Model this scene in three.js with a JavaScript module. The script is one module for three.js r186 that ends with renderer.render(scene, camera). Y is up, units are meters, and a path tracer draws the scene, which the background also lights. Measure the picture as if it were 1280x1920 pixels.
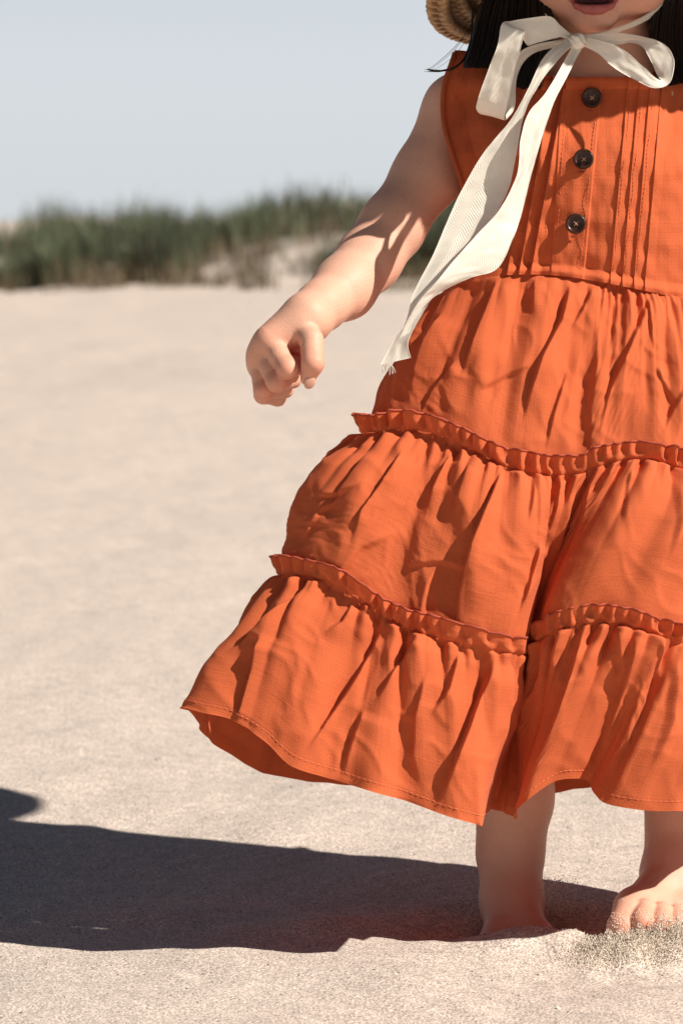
import * as THREE from 'three';
import { mergeGeometries } from 'three/addons/utils/BufferGeometryUtils.js';

// ------------------------------------------------------------------ camera, sky, sun, exposure
const scene = new THREE.Scene();
const camera = new THREE.PerspectiveCamera(20.16, 682 / 1024, 0.05, 900);
camera.position.set(0, 0.57, 0);
const PITCH = Math.atan(520 / 5400);
camera.rotation.set(-PITCH, 0, 0);
camera.focus = 2.29;
camera.userData.fStop = 10.5;
camera.updateMatrixWorld(true);

const SUN = new THREE.Vector3(1.0, 1.0, 0.47).normalize();
const sun = new THREE.DirectionalLight(new THREE.Color(1.0, 0.95, 0.88), 4.6);
sun.position.copy(SUN).multiplyScalar(12).add(new THREE.Vector3(0.2, 0.4, -2.4));
sun.target.position.set(0.2, 0.4, -2.4);
sun.castShadow = true;
sun.shadow.radius = 1.4;
sun.shadow.mapSize.set(4096, 4096);
Object.assign(sun.shadow.camera, { left: -3, right: 3, top: 3, bottom: -3, near: 1, far: 40 });
scene.add(sun, sun.target);

const renderer = new THREE.WebGLRenderer({ antialias: true });
renderer.toneMapping = THREE.LinearToneMapping;
renderer.toneMappingExposure = 1.40;
renderer.shadowMap.enabled = true;
renderer.outputColorSpace = THREE.SRGBColorSpace;

{ // clear summer sky with a pale haze layer low down
  const w = 256, h = 512, a = new Float32Array(w * h * 4);
  const sm = (x, e0, e1) => { const t = Math.min(1, Math.max(0, (x - e0) / (e1 - e0))); return t * t * (3 - 2 * t); };
  for (let j = 0; j < h; j++) {
    const el = ((j + 0.5) / h - 0.5) * 180;
    const f = el < 0 ? 0 : sm(el, 2.5, 24), g = sm(Math.max(el, 0), 0, 5);
    const lo = [0.470 + 0.025 * g, 0.495 + 0.030 * g, 0.515 + 0.040 * g], hi = [0.024, 0.040, 0.066];
    for (let i = 0; i < w; i++) {
      const o = (j * w + i) * 4;
      for (let c = 0; c < 3; c++) a[o + c] = lo[c] * Math.pow(hi[c] / lo[c], f) ;
      a[o + 3] = 1;
    }
  }
  const t = new THREE.DataTexture(a, w, h, THREE.RGBAFormat, THREE.FloatType);
  t.mapping = THREE.EquirectangularReflectionMapping;
  t.magFilter = t.minFilter = THREE.LinearFilter;
  t.needsUpdate = true;
  scene.background = t;
  scene.environment = t;
}

// ------------------------------------------------------------------ helpers
function rng(seed) { let s = seed >>> 0; return () => { s = (s + 0x6D2B79F5) | 0; let t = Math.imul(s ^ (s >>> 15), 1 | s); t = (t + Math.imul(t ^ (t >>> 7), 61 | t)) ^ t; return ((t ^ (t >>> 14)) >>> 0) / 4294967296; }; }
const clamp = (x, a = 0, b = 1) => Math.min(b, Math.max(a, x));
const lerp = (a, b, t) => a + (b - a) * t;
const sstep = (e0, e1, x) => { const t = clamp((x - e0) / (e1 - e0)); return t * t * (3 - 2 * t); };
const gauss = (x, s) => Math.exp(-x * x / (2 * s * s));
const V = (x, y, z) => new THREE.Vector3(x, y, z);
// gradient noise
const PERM = new Uint8Array(512);
{ const r = rng(7), p = [...Array(256).keys()]; for (let i = 255; i > 0; i--) { const j = Math.floor(r() * (i + 1)); [p[i], p[j]] = [p[j], p[i]]; } for (let i = 0; i < 512; i++) PERM[i] = p[i & 255]; }
const grad = (h, x, y, z) => { const u = (h & 15) < 8 ? x : y, v = (h & 15) < 4 ? y : ((h & 15) === 12 || (h & 15) === 14) ? x : z; return ((h & 1) ? -u : u) + ((h & 2) ? -v : v); };
function noise(x, y = 0, z = 0) {
  const X = Math.floor(x), Y = Math.floor(y), Z = Math.floor(z); x -= X; y -= Y; z -= Z;
  const f = t => t * t * t * (t * (t * 6 - 15) + 10), u = f(x), v = f(y), w = f(z), i = X & 255, j = Y & 255, k = Z & 255;
  const A = PERM[i] + j, AA = PERM[A & 511] + k, AB = PERM[(A + 1) & 511] + k, B = PERM[i + 1] + j, BA = PERM[B & 511] + k, BB = PERM[(B + 1) & 511] + k;
  return lerp(lerp(lerp(grad(PERM[AA & 511], x, y, z), grad(PERM[BA & 511], x - 1, y, z), u), lerp(grad(PERM[AB & 511], x, y - 1, z), grad(PERM[BB & 511], x - 1, y - 1, z), u), v),
    lerp(lerp(grad(PERM[(AA + 1) & 511], x, y, z - 1), grad(PERM[(BA + 1) & 511], x - 1, y, z - 1), u), lerp(grad(PERM[(AB + 1) & 511], x, y - 1, z - 1), grad(PERM[(BB + 1) & 511], x - 1, y - 1, z - 1), u), v), w);
}
const fbm = (x, y, z, n = 4) => { let a = 0, s = 1; for (let i = 0; i < n; i++) { a += noise(x, y, z) * s; x *= 2.03; y *= 2.03; z *= 2.03; s *= 0.5; } return a; };
// the place seen at photograph pixel (px, py) at distance d along the ground from the camera
const CP = Math.cos(PITCH), SP = Math.sin(PITCH);
function W(px, py, d) {
  const x = (px - 640) / 5400, y = -(py - 960) / 5400;
  const wy = y * CP - SP, wz = y * SP + CP;      // pitched ray, wz forwards
  return V(x * d / wz, 0.57 + wy * d / wz, -d);
}
function catmull(pts, t, closed = false) {     // pts: arrays of numbers; t in [0, n-1] or [0, n)
  const n = pts.length; let i = Math.floor(t); const f = t - i;
  const g = k => closed ? pts[((k % n) + n) % n] : pts[Math.min(n - 1, Math.max(0, k))];
  const a = g(i - 1), b = g(i), c = g(i + 1), d = g(i + 2), o = [];
  for (let k = 0; k < b.length; k++) o.push(0.5 * (2 * b[k] + (c[k] - a[k]) * f + (2 * a[k] - 5 * b[k] + 4 * c[k] - d[k]) * f * f + (3 * b[k] - a[k] - 3 * c[k] + d[k]) * f * f * f));
  return o;
}
function gridGeometry(P, uv, nu, nv, closedU = false) {   // P: Float32Array of nv rows by nu columns
  const g = new THREE.BufferGeometry(), idx = [];
  const cu = closedU ? nu : nu - 1;
  for (let j = 0; j < nv - 1; j++) for (let i = 0; i < cu; i++) {
    const a = j * nu + i, b = j * nu + (i + 1) % nu, c = a + nu, d = b + nu;
    idx.push(a, c, b, b, c, d);
  }
  g.setAttribute('position', new THREE.BufferAttribute(P, 3));
  if (uv) g.setAttribute('uv', new THREE.BufferAttribute(uv, 2));
  g.setIndex(idx); g.computeVertexNormals();
  return g;
}
function tubeGeometry(points, radius, sides = 6, closed = false, flat = 1) {   // radius: number or function of t
  const n = points.length, pos = [], nor = [], idx = [], uv = [];
  let up = V(0.13, 1, 0.21).normalize(), len = 0;
  for (let i = 0; i < n; i++) {
    const p = points[i], q = points[closed ? (i + 1) % n : Math.min(n - 1, i + 1)], o = points[closed ? (i + n - 1) % n : Math.max(0, i - 1)];
    const t = q.clone().sub(o).normalize(); const b = t.clone().cross(up).normalize(); const m = b.clone().cross(t).normalize(); up = m;
    const r = typeof radius === 'function' ? radius(i / (n - 1)) : radius;
    if (i) len += p.distanceTo(points[i - 1]);
    for (let k = 0; k < sides; k++) {
      const a = k / sides * Math.PI * 2, c = Math.cos(a), s = Math.sin(a) * flat;
      pos.push(p.x + (b.x * c + m.x * s) * r, p.y + (b.y * c + m.y * s) * r, p.z + (b.z * c + m.z * s) * r);
      nor.push(b.x * c + m.x * s, b.y * c + m.y * s, b.z * c + m.z * s); uv.push(k / sides, len);
    }
  }
  const L = closed ? n : n - 1;
  for (let i = 0; i < L; i++) for (let k = 0; k < sides; k++) {
    const a = i * sides + k, b = i * sides + (k + 1) % sides, c = ((i + 1) % n) * sides + k, d = ((i + 1) % n) * sides + (k + 1) % sides;
    idx.push(a, c, b, b, c, d);
  }
  const g = new THREE.BufferGeometry();
  g.setAttribute('position', new THREE.Float32BufferAttribute(pos, 3)); g.setAttribute('normal', new THREE.Float32BufferAttribute(nor, 3)); g.setAttribute('uv', new THREE.Float32BufferAttribute(uv, 2)); g.setIndex(idx);
  return g;
}
function dataTexture(n, m, fn, srgb = false) {
  const a = new Uint8Array(n * m * 4);
  for (let j = 0; j < m; j++) for (let i = 0; i < n; i++) { const c = fn(i, j), o = (j * n + i) * 4; a[o] = clamp(c[0]) * 255; a[o + 1] = clamp(c[1]) * 255; a[o + 2] = clamp(c[2]) * 255; a[o + 3] = 255; }
  const t = new THREE.DataTexture(a, n, m); t.wrapS = t.wrapT = THREE.RepeatWrapping; t.magFilter = THREE.LinearFilter; t.minFilter = THREE.LinearMipmapLinearFilter; t.generateMipmaps = true;
  if (srgb) t.colorSpace = THREE.SRGBColorSpace; t.needsUpdate = true; return t;
}
const lin = (r, g, b) => new THREE.Color().setRGB(r, g, b);
function mesh(name, geometry, material, parent) { const m = new THREE.Mesh(geometry, material); m.name = name; m.castShadow = m.receiveShadow = true; (parent || scene).add(m); return m; }
function tag(o, label, category, kind) { if (label) o.userData.label = label; if (category) o.userData.category = category; if (kind) o.userData.kind = kind; return o; }

// ------------------------------------------------------------------ sand: one sheet to the horizon
const FOOT_BACK = W(975, 1748, 2.352), FOOT_FRONT = W(1215, 1785, 2.275);
function bankRise(x, d) {      // the low dune behind, higher to the right of the gap
  const start = 29.5 + 1.1 * noise(x * 0.35, 3.1) + 0.5 * noise(x * 1.3, 9.2);
  const px = x / d * 5400 + 640;
  const hgt = 0.30 + 0.28 * sstep(330, 620, px) + 0.1 * noise(x * 0.8, 1.7);
  return hgt * sstep(start, start + 3.2, d) + 0.5 * sstep(start + 4, start + 16, d);
}
function groundHeight(x, z) {
  const d = -z;
  let h = 0.010 * fbm(x * 1.6, z * 1.1, 0.3, 3) * sstep(6, 2.6, Math.abs(d - 2.4) + 2.4) + 0.0045 * noise(x * 4.3, z * 5.1, 12.2) + 0.0040 * noise(x * 9, z * 7, 2.2) + 0.0016 * noise(x * 23, z * 19, 4.2);
  if (d > 2.7) h += 0.007 * noise(x * 2.6, z * 1.5, 6.1) * sstep(2.7, 4.2, d);
  if (d > 3) h += 0.045 * fbm(x * 0.55, z * 0.33, 5.5, 3) * sstep(3, 9, d) * (0.4 + d / 40);
  if (d > 20) h += bankRise(x, d);
  if (d > 1.6 && d < 3.2) {
    const bx = x - FOOT_BACK.x, bz = z - FOOT_BACK.z, fx = x - FOOT_FRONT.x, fz = z - FOOT_FRONT.z;
    h -= 0.020 * Math.exp(-(bx * bx / 0.0052 + (bz + 0.004) ** 2 / 0.0022));
    h -= 0.012 * Math.exp(-((bx + 0.09) ** 2 / 0.003 + (bz - 0.03) ** 2 / 0.0012));
    h += 0.015 * Math.exp(-((bx - 0.005) ** 2 / 0.0035 + (bz - 0.085) ** 2 / 0.0009));
    h += 0.012 * Math.exp(-((bx + 0.15) ** 2 / 0.004 + (bz - 0.02) ** 2 / 0.0014));
    h += (0.018 + 0.006 * noise(x * 40, z * 30, 3)) * Math.exp(-(((fx - 0.022) / 0.075) ** 4 + ((fz - 0.050) / 0.022) ** 2));
    h -= 0.004 * Math.exp(-((fx - 0.03) ** 2 / 0.012 + (fz - 0.11) ** 2 / 0.0010));
    h += 0.004 * noise(x * 55, z * 48, 8.1) * Math.exp(-(fx * fx + fz * fz) / 0.012) + 0.003 * noise(x * 60, z * 50, 1.1) * Math.exp(-(bx * bx + bz * bz) / 0.01);
  }
  return h;
}
{
  const ds = [], ks = [];
  for (let i = 0; i < 24; i++) ds.push(-30 + 31.2 * (1 - Math.pow(1 - i / 24, 2.2)));
  for (let i = 0; i < 90; i++) ds.push(1.2 + 0.8 * i / 90);
  for (let i = 0; i < 300; i++) ds.push(2.0 + 1.05 * i / 300);
  for (let i = 0; i < 330; i++) ds.push(3.05 * Math.pow(60 / 3.05, i / 330));
  for (let i = 0; i <= 30; i++) ds.push(60 * Math.pow(10, i / 30));
  for (let i = 0; i < 60; i++) ks.push(-1.6 + 1.44 * (1 - Math.pow(1 - i / 60, 1.7)));
  for (let i = 0; i <= 260; i++) ks.push(-0.16 + 0.36 * i / 260);
  for (let i = 1; i <= 60; i++) ks.push(0.2 + 1.4 * Math.pow(i / 60, 1.7));
  const nu = ks.length, nv = ds.length, P = new Float32Array(nu * nv * 3), uv = new Float32Array(nu * nv * 2);
  for (let j = 0; j < nv; j++) for (let i = 0; i < nu; i++) {
    const d = ds[j], x = ks[i] * Math.max(2.4, Math.abs(d)), o = j * nu + i;
    P[o * 3] = x; P[o * 3 + 1] = groundHeight(x, -d); P[o * 3 + 2] = -d; uv[o * 2] = x; uv[o * 2 + 1] = -d;
  }
  const g = gridGeometry(P, uv, nu, nv);
  // grains: coloured specks and fine relief
  const r = rng(11), n = 2048, grain = new Float32Array(n * n);
  for (let i = 0; i < n * n; i++) grain[i] = r();
  const hgt = new Float32Array(n * n);
  for (let j = 0; j < n; j++) for (let i = 0; i < n; i++) {
    let s = 0; for (let b = -1; b <= 1; b++) for (let a = -1; a <= 1; a++) s += grain[((j + b + n) % n) * n + (i + a + n) % n] * (a || b ? 0.11 : 0.3);
    hgt[j * n + i] = s;
  }
  const tn = (i, j, f, z) => { // tiling noise
    const a = i / n * Math.PI * 2, b = j / n * Math.PI * 2, k = f / 6.283; return noise(Math.cos(a) * k + z, Math.sin(a) * k + Math.cos(b) * k, Math.sin(b) * k + z * 1.7);
  };
  const coarse = new Float32Array(256 * 256);
  for (let j = 0; j < 256; j++) for (let i = 0; i < 256; i++) coarse[j * 256 + i] = tn(i * 8, j * 8, 60, 1.3) + 0.6 * tn(i * 8, j * 8, 150, 4.1);
  const map = dataTexture(n, n, (i, j) => {
    const q = grain[j * n + i], c = coarse[(j >> 3) * 256 + (i >> 3)];
    let k = 0.81 + 0.33 * (hgt[j * n + i] - 0.5) * 2 + 0.05 * c, w = 0;
    if (q > 0.994) { k = 1.2; } else if (q < 0.016) { k = 0.42; w = -0.03; } else if (q < 0.05) k *= 0.78;
    return [k * 0.905, k * (0.852 + w * 0.2), k * (0.800 + w)];
  }, true);
  map.repeat.set(1 / 1.15, 1 / 1.15); map.anisotropy = 8;
  const bump = dataTexture(n, n, (i, j) => { const b = hgt[j * n + i]; return [b, b, b]; });
  bump.repeat.set(1 / 1.15, 1 / 1.15);
  const sand = mesh('sand', g, new THREE.MeshStandardMaterial({ map, bumpMap: bump, bumpScale: 0.0008, roughness: 0.95, color: lin(1.0, 0.945, 0.915) }));
  tag(sand, 'pale beige dry beach sand underfoot reaching back to the dune', null, 'structure');
}

// ------------------------------------------------------------------ marram grass on the dune
{
  const r = rng(21), N = 52000;
  const geos = [];
  for (let k = 0; k < 3; k++) {      // three blade shapes of unit height
    const pos = [], idx = [], S = 4, lean = [0.15, 0.32, 0.6][k];
    for (let s = 0; s <= S; s++) { const t = s / S, w = 0.5 * (1 - t * t * 0.96); const x = lean * t * t; pos.push(x, t * (1 - 0.22 * lean * t), -w, x, t * (1 - 0.22 * lean * t), w); }
    for (let s = 0; s < S; s++) idx.push(s * 2, s * 2 + 1, s * 2 + 2, s * 2 + 1, s * 2 + 3, s * 2 + 2);
    const g = new THREE.BufferGeometry(); g.setAttribute('position', new THREE.Float32BufferAttribute(pos, 3)); g.setIndex(idx); g.computeVertexNormals(); geos.push(g);
  }
  const mat = new THREE.MeshStandardMaterial({ roughness: 0.75, side: THREE.DoubleSide, color: lin(1, 1, 1) });
  const place = (name, label, count, geo, pick) => {
    const im = new THREE.InstancedMesh(geo, mat, count); im.name = name; im.castShadow = im.receiveShadow = true;
    const m = new THREE.Matrix4(), q = new THREE.Quaternion(), e = new THREE.Euler(), c = new THREE.Color();
    for (let i = 0; i < count; i++) { const s = pick(i); e.set((r() - 0.5) * 0.35, s.turn, (r() - 0.5) * 0.3); q.setFromEuler(e); m.compose(V(s.x, groundHeight(s.x, -s.d) - 0.03, -s.d), q, V(s.h, s.h, s.w)); im.setMatrixAt(i, m); c.setRGB(...s.c); im.setColorAt(i, c); }
    scene.add(im); tag(im, label, 'grass', 'stuff');
  };
  const clump = (x, d) => noise(x * 1.5, d * 0.7, 3.3) + 0.6 * noise(x * 4.1, d * 1.5, 7.7);
  const pickGreen = () => {
    for (;;) {
      const d = 30.4 + 9 * Math.pow(r(), 1.6), px = -900 + 3500 * r(), x = (px - 640) / 5400 * d;
      const cl = clump(x, d), gap = sstep(350, 420, px) * sstep(650, 560, px) * sstep(32.8, 31.6, d);   // open sand on the bank
      if (cl < -0.10 || r() < gap * 0.97) continue;
      const tall = 0.16 + 0.26 * sstep(-40, 110, px) - 0.10 * sstep(420, 560, px) * sstep(800, 640, px) + 0.18 * noise(px * 0.011, 4.4) + 0.20 * noise(px * 0.033, d * 0.3);
      const dry = r() < 0.26 + 0.4 * sstep(420, 760, px) * r();
      const g = 0.7 + 0.7 * r(), k = 0.50 + 0.85 * sstep(-0.15, 0.55, noise(x * 3.1, d * 1.2, 15.3) + 0.3);
      const c = dry ? [0.20 * g, 0.155 * g, 0.085 * g] : [0.076 * g * k, 0.090 * g * k, 0.045 * g * k];
      return { x, d, h: Math.max(0.12, tall + 0.34 * r() * r() + 0.20 * cl) * (dry ? 0.72 : 1), w: 0.011 + 0.009 * r(), turn: r() * 6.283, c };
    }
  };
  for (let k = 0; k < 3; k++) place('marram_grass', ['upright dark green dune grass on the bank behind', 'leaning green dune grass on the bank behind', 'bent green and straw dune grass on the bank behind'][k], N / 3 | 0, geos[k], pickGreen);
  place('dry_grass', 'low straw coloured dry grass at the foot of the dune bank', 9000, geos[1], () => {
    for (;;) {
      const d = 29.6 + 2.6 * r(), px = -900 + 3500 * r(), x = (px - 640) / 5400 * d, cl = clump(x * 1.7, d * 2.2);
      if (cl < 0.0) continue;
      const g = 0.6 + 0.6 * r();
      return { x, d, h: 0.16 + 0.22 * r(), w: 0.008 + 0.006 * r(), turn: r() * 6.283, c: [0.17 * g, 0.125 * g, 0.07 * g] };
    }
  });
}

// ------------------------------------------------------------------ the child
const person = new THREE.Group(); person.name = 'person'; scene.add(person);
person.position.set(0.22, 0, -2.4); person.updateMatrixWorld(true);
const ORIGIN = person.position.clone();
function part(name, geometry, material, parent) { geometry.translate(-ORIGIN.x, 0, -ORIGIN.z); return mesh(name, geometry, material, parent || person); }
tag(person, 'small child in a rust orange tiered dress and tied straw hat stepping barefoot through sand', 'person');

// ---- body: one distance field
const smin = (a, b, k) => { const h = Math.max(k - Math.abs(a - b), 0) / k; return Math.min(a, b) - h * h * k * 0.25; };
const smax = (a, b, k) => -smin(-a, -b, k);
class Cap { constructor(a, b, ra, rb) { this.a = a; this.b = b; this.ra = ra; this.rb = rb; this.d = b.clone().sub(a); this.l2 = this.d.lengthSq(); }
  at(x, y, z) { const A = this.a, D = this.d, px = x - A.x, py = y - A.y, pz = z - A.z; const t = clamp((px * D.x + py * D.y + pz * D.z) / this.l2); const ex = px - D.x * t, ey = py - D.y * t, ez = pz - D.z * t; return Math.sqrt(ex * ex + ey * ey + ez * ez) - (this.ra + (this.rb - this.ra) * t); } }
class Ell { constructor(c, rx, ry, rz) { this.c = c; this.rx = rx; this.ry = ry; this.rz = rz; }
  at(x, y, z) { const a = (x - this.c.x), b = (y - this.c.y), c = (z - this.c.z), { rx, ry, rz } = this; const k0 = Math.hypot(a / rx, b / ry, c / rz), k1 = Math.hypot(a / (rx * rx), b / (ry * ry), c / (rz * rz)); return k1 < 1e-9 ? -Math.min(rx, ry, rz) : k0 * (k0 - 1) / k1; } }
const chain = list => list.slice(1).map((b, i) => new Cap(list[i][0], b[0], list[i][1], b[1]));
const uni = (prims, k) => (x, y, z) => { let d = 1e9; for (const p of prims) d = smin(d, p.at(x, y, z), k); return d; };
function group(points, pad, f) { const b = new THREE.Box3().setFromPoints(points).expandByScalar(pad); return { b, f, at(x, y, z) { const dx = Math.max(b.min.x - x, 0, x - b.max.x), dy = Math.max(b.min.y - y, 0, y - b.max.y), dz = Math.max(b.min.z - z, 0, z - b.max.z); const o = Math.hypot(dx, dy, dz); return o > 0.03 ? o : f(x, y, z); } }; }

const SH = W(862, 208, 2.43), UM = W(800, 330, 2.412), EL = W(692, 486, 2.365), FM = W(645, 540, 2.335), WR = W(574, 598, 2.288);
const armL = uni([...chain([[W(905, 204, 2.432), 0.026], [SH, 0.0295], [UM, 0.0272], [W(735, 425, 2.385), 0.0256], [EL, 0.0250], [FM, 0.0240], [W(600, 575, 2.305), 0.0184], [WR, 0.0160]])], 0.012);
// fist
const K = (x, y, d) => W(460 + x / 7.111, 560 + y / 7.111, d - 0.064);       // positions measured on the hand
const HAND = {
  wrist: WR,
  index: [K(330, 560, 2.338), K(560, 930, 2.318), K(700, 880, 2.337), K(640, 760, 2.350)],
  middle: [K(225, 690, 2.343), K(415, 1110, 2.327), K(620, 1060, 2.350), K(560, 930, 2.362)],
  ring: [K(190, 800, 2.352), K(240, 1215, 2.341), K(520, 1200, 2.362), K(520, 1040, 2.374)],
  pinky: [K(190, 910, 2.362), K(235, 1285, 2.356), K(430, 1320, 2.370), K(440, 1180, 2.382)],
  thumb: [K(720, 380, 2.345), K(880, 560, 2.325), K(900, 860, 2.312), K(835, 1060, 2.316)],
};
function handField(H) {
  const fr = { index: 0.0083, middle: 0.0081, ring: 0.0076, pinky: 0.0069 };
  const palm = uni([
    new Cap(H.wrist, H.index[0], 0.0165, 0.0105), new Cap(H.wrist, H.middle[0], 0.0165, 0.0110), new Cap(H.wrist, H.ring[0], 0.0160, 0.0105), new Cap(H.wrist, H.pinky[0], 0.0155, 0.0095),
    new Cap(H.wrist, H.thumb[0], 0.0150, 0.0125), new Cap(H.wrist.clone().lerp(H.ring[0], 0.5), H.index[3].clone().lerp(H.ring[3], 0.5), 0.014, 0.012), new Cap(H.thumb[0], H.index[0], 0.0105, 0.009),
  ], 0.010);
  const fingers = Object.keys(fr).map(n => { const r = fr[n], p = H[n]; return uni(chain([[p[0], r * 1.06], [p[0].clone().lerp(p[1], 0.55), r * 0.98], [p[1], r * 1.0], [p[2], r * 0.96], [p[3], r * 0.88]]), 0.003); });
  const th = uni(chain([[H.thumb[0], 0.0112], [H.thumb[1], 0.0089], [H.thumb[1].clone().lerp(H.thumb[2], 0.55), 0.0081], [H.thumb[2], 0.0085], [H.thumb[3], 0.0062]]), 0.004);
  const pts = [H.wrist, ...H.index, ...H.middle, ...H.ring, ...H.pinky, ...H.thumb];
  return group(pts, 0.03, (x, y, z) => {
    let d = palm(x, y, z), f = 1e9;
    for (const g of fingers) f = smin(f, g(x, y, z), 0.0012);
    d = smin(d, f, 0.0034);
    return smin(d, th(x, y, z), 0.0026);
  });
}
const handL = handField(HAND);
// the other arm hangs a little back, outside the picture
const WR2 = W(1470, 630, 2.41);
const mir = p => V(WR2.x - (p.x - WR.x), WR2.y + (p.y - WR.y), WR2.z + (p.z - WR.z));
const HAND2 = Object.fromEntries(Object.entries(HAND).map(([k, v]) => [k, Array.isArray(v) ? v.map(mir) : WR2]));
const armR = uni(chain([[W(1340, 185, 2.43), 0.032], [W(1385, 190, 2.43), 0.0315], [W(1428, 340, 2.435), 0.0272], [W(1450, 470, 2.43), 0.0250], [W(1458, 530, 2.425), 0.0240], [WR2, 0.0160]]), 0.012);
const handR = handField(HAND2);
// torso, neck
const torso = uni([new Ell(W(1118, 300, 2.42), 0.103, 0.105, 0.058), new Ell(W(1115, 520, 2.415), 0.093, 0.10, 0.056), new Ell(W(1115, 660, 2.395), 0.088, 0.070, 0.050), new Cap(W(905, 196, 2.435), W(1345, 198, 2.437), 0.020, 0.020), new Cap(W(1122, 200, 2.435), W(1124, 20, 2.425), 0.036, 0.033)], 0.05);
// legs
const legL = uni(chain([[W(1045, 760, 2.39), 0.050], [W(990, 1200, 2.39), 0.042], [W(975, 1330, 2.39), 0.034], [W(962, 1500, 2.40), 0.0298], [W(956, 1600, 2.40), 0.0246], [W(959, 1690, 2.385), 0.0222]]), 0.02);
const legR = uni(chain([[W(1190, 760, 2.385), 0.050], [W(1262, 1200, 2.38), 0.042], [W(1280, 1330, 2.375), 0.034], [W(1282, 1480, 2.38), 0.0305], [W(1278, 1570, 2.368), 0.0262], [W(1266, 1630, 2.352), 0.0245]]), 0.02);
function foot(ankle, heel, ball, toes, side) {   // ball: [inner, outer]; toes: tips and radii
  const prims = [new Cap(ankle, heel, 0.023, 0.020), new Cap(ankle, ball[0], 0.022, 0.0135), new Cap(ankle, ball[1], 0.021, 0.0115), new Cap(heel, ball[0], 0.019, 0.0125), new Cap(heel, ball[1], 0.018, 0.011), new Cap(ball[0], ball[1], 0.013, 0.011)];
  const f = uni(prims, 0.014);
  const ts = toes.map(([p, r], i) => { const b = ball[0].clone().lerp(ball[1], i / 4); const mid = b.clone().lerp(p, 0.55); mid.y += 0.005; return uni(chain([[b, r * 1.08], [mid, r * 1.0], [p, r * 1.04]]), 0.003); });
  return group([ankle, heel, ...ball, ...toes.map(t => t[0])], 0.035, (x, y, z) => { let t = 1e9; for (const g of ts) t = smin(t, g(x, y, z), 0.0016); return smin(f(x, y, z), t, 0.006); });
}
const toeR = [[W(1166, 1738, 2.246), 0.0122], [W(1202, 1728, 2.240), 0.0088], [W(1238, 1732, 2.242), 0.0083], [W(1271, 1736, 2.248), 0.0079], [W(1302, 1740, 2.258), 0.0072]];
const footR = foot(W(1262, 1640, 2.345), W(1275, 1730, 2.395), [W(1190, 1705, 2.285), W(1292, 1718, 2.300)], toeR);
const bkT = [1010, 985, 962, 942, 925].map((x, i) => [W(x, 1786 - i * 3, 2.285 + 0.008 * i), [0.0120, 0.0086, 0.0080, 0.0076, 0.0070][i]]);
const footL = foot(W(959, 1690, 2.38), W(955, 1755, 2.405), [W(1002, 1764, 2.325), W(934, 1766, 2.335)], bkT);
// head
const HC = W(1130, -165, 2.435);
const lipC = W(1111, 7, 2.338);
const lipLow = chain([[W(1068, -6, 2.3475), 0.0016], [W(1082, 9, 2.3385), 0.0034], [W(1098, 15, 2.3345), 0.0043], [W(1112, 16, 2.3335), 0.0045], [W(1127, 14.5, 2.335), 0.0043], [W(1144, 8, 2.3395), 0.0034], [W(1158, -7, 2.349), 0.0016]]);
const lipUp = chain([[W(1068, -7, 2.3475), 0.0016], [W(1092, -15, 2.336), 0.0032], [W(1104, -19, 2.333), 0.0036], [W(1112, -17, 2.3335), 0.0032], [W(1121, -19, 2.3335), 0.0036], [W(1134, -15, 2.337), 0.0032], [W(1158, -8, 2.349), 0.0016]]);
const headF = group([W(1000, -400, 2.36), W(1260, 90, 2.52), W(1130, 70, 2.32)], 0.05, (() => {
  const base = uni([new Ell(HC, 0.066, 0.080, 0.078), new Ell(W(1126, -52, 2.398), 0.0555, 0.0475, 0.0555), new Ell(W(1112, 34, 2.352), 0.017, 0.0125, 0.014)], 0.024);
  const cheeks = uni([new Ell(W(1052, -48, 2.368), 0.026, 0.028, 0.022), new Ell(W(1192, -52, 2.372), 0.026, 0.028, 0.022)], 0.01);
  const nose = uni(chain([[W(1115, -130, 2.352), 0.006], [W(1111, -68, 2.334), 0.0085]]).concat([new Ell(W(1098, -60, 2.342), 0.006, 0.005, 0.006), new Ell(W(1126, -60, 2.342), 0.006, 0.005, 0.006)]), 0.006);
  const ears = uni([new Ell(W(985, -95, 2.44), 0.008, 0.017, 0.011), new Ell(W(1278, -95, 2.44), 0.008, 0.017, 0.011)], 0.004);
  const low = uni(lipLow, 0.003), up = uni(lipUp, 0.003);
  const gap = new Ell(W(1112, 1, 2.3345), 0.0155, 0.0036, 0.011);
  const sockets = [new Ell(W(1065, -118, 2.345), 0.013, 0.008, 0.009), new Ell(W(1160, -118, 2.347), 0.013, 0.008, 0.009)];
  return (x, y, z) => {
    let d = smin(base(x, y, z), cheeks(x, y, z), 0.022);
    d = smin(d, nose(x, y, z), 0.010); d = smin(d, ears(x, y, z), 0.006);
    for (const s of sockets) d = smax(d, -s.at(x, y, z), 0.006);
    d = smin(d, Math.min(low(x, y, z), up(x, y, z)), 0.0028);
    return smax(d, -gap.at(x, y, z), 0.0016);
  };
})());
function bodyField(x, y, z) {
  let d = smin(torso(x, y, z), headF.at(x, y, z), 0.012);
  d = smin(d, armL(x, y, z), 0.02); d = smin(d, armR(x, y, z), 0.02);
  d = smin(d, handL.at(x, y, z), 0.006); d = smin(d, handR.at(x, y, z), 0.006);
  d = smin(d, Math.min(legL(x, y, z), legR(x, y, z)), 0.02);
  d = smin(d, Math.min(footL.at(x, y, z), footR.at(x, y, z)), 0.012);
  return d;
}
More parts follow.
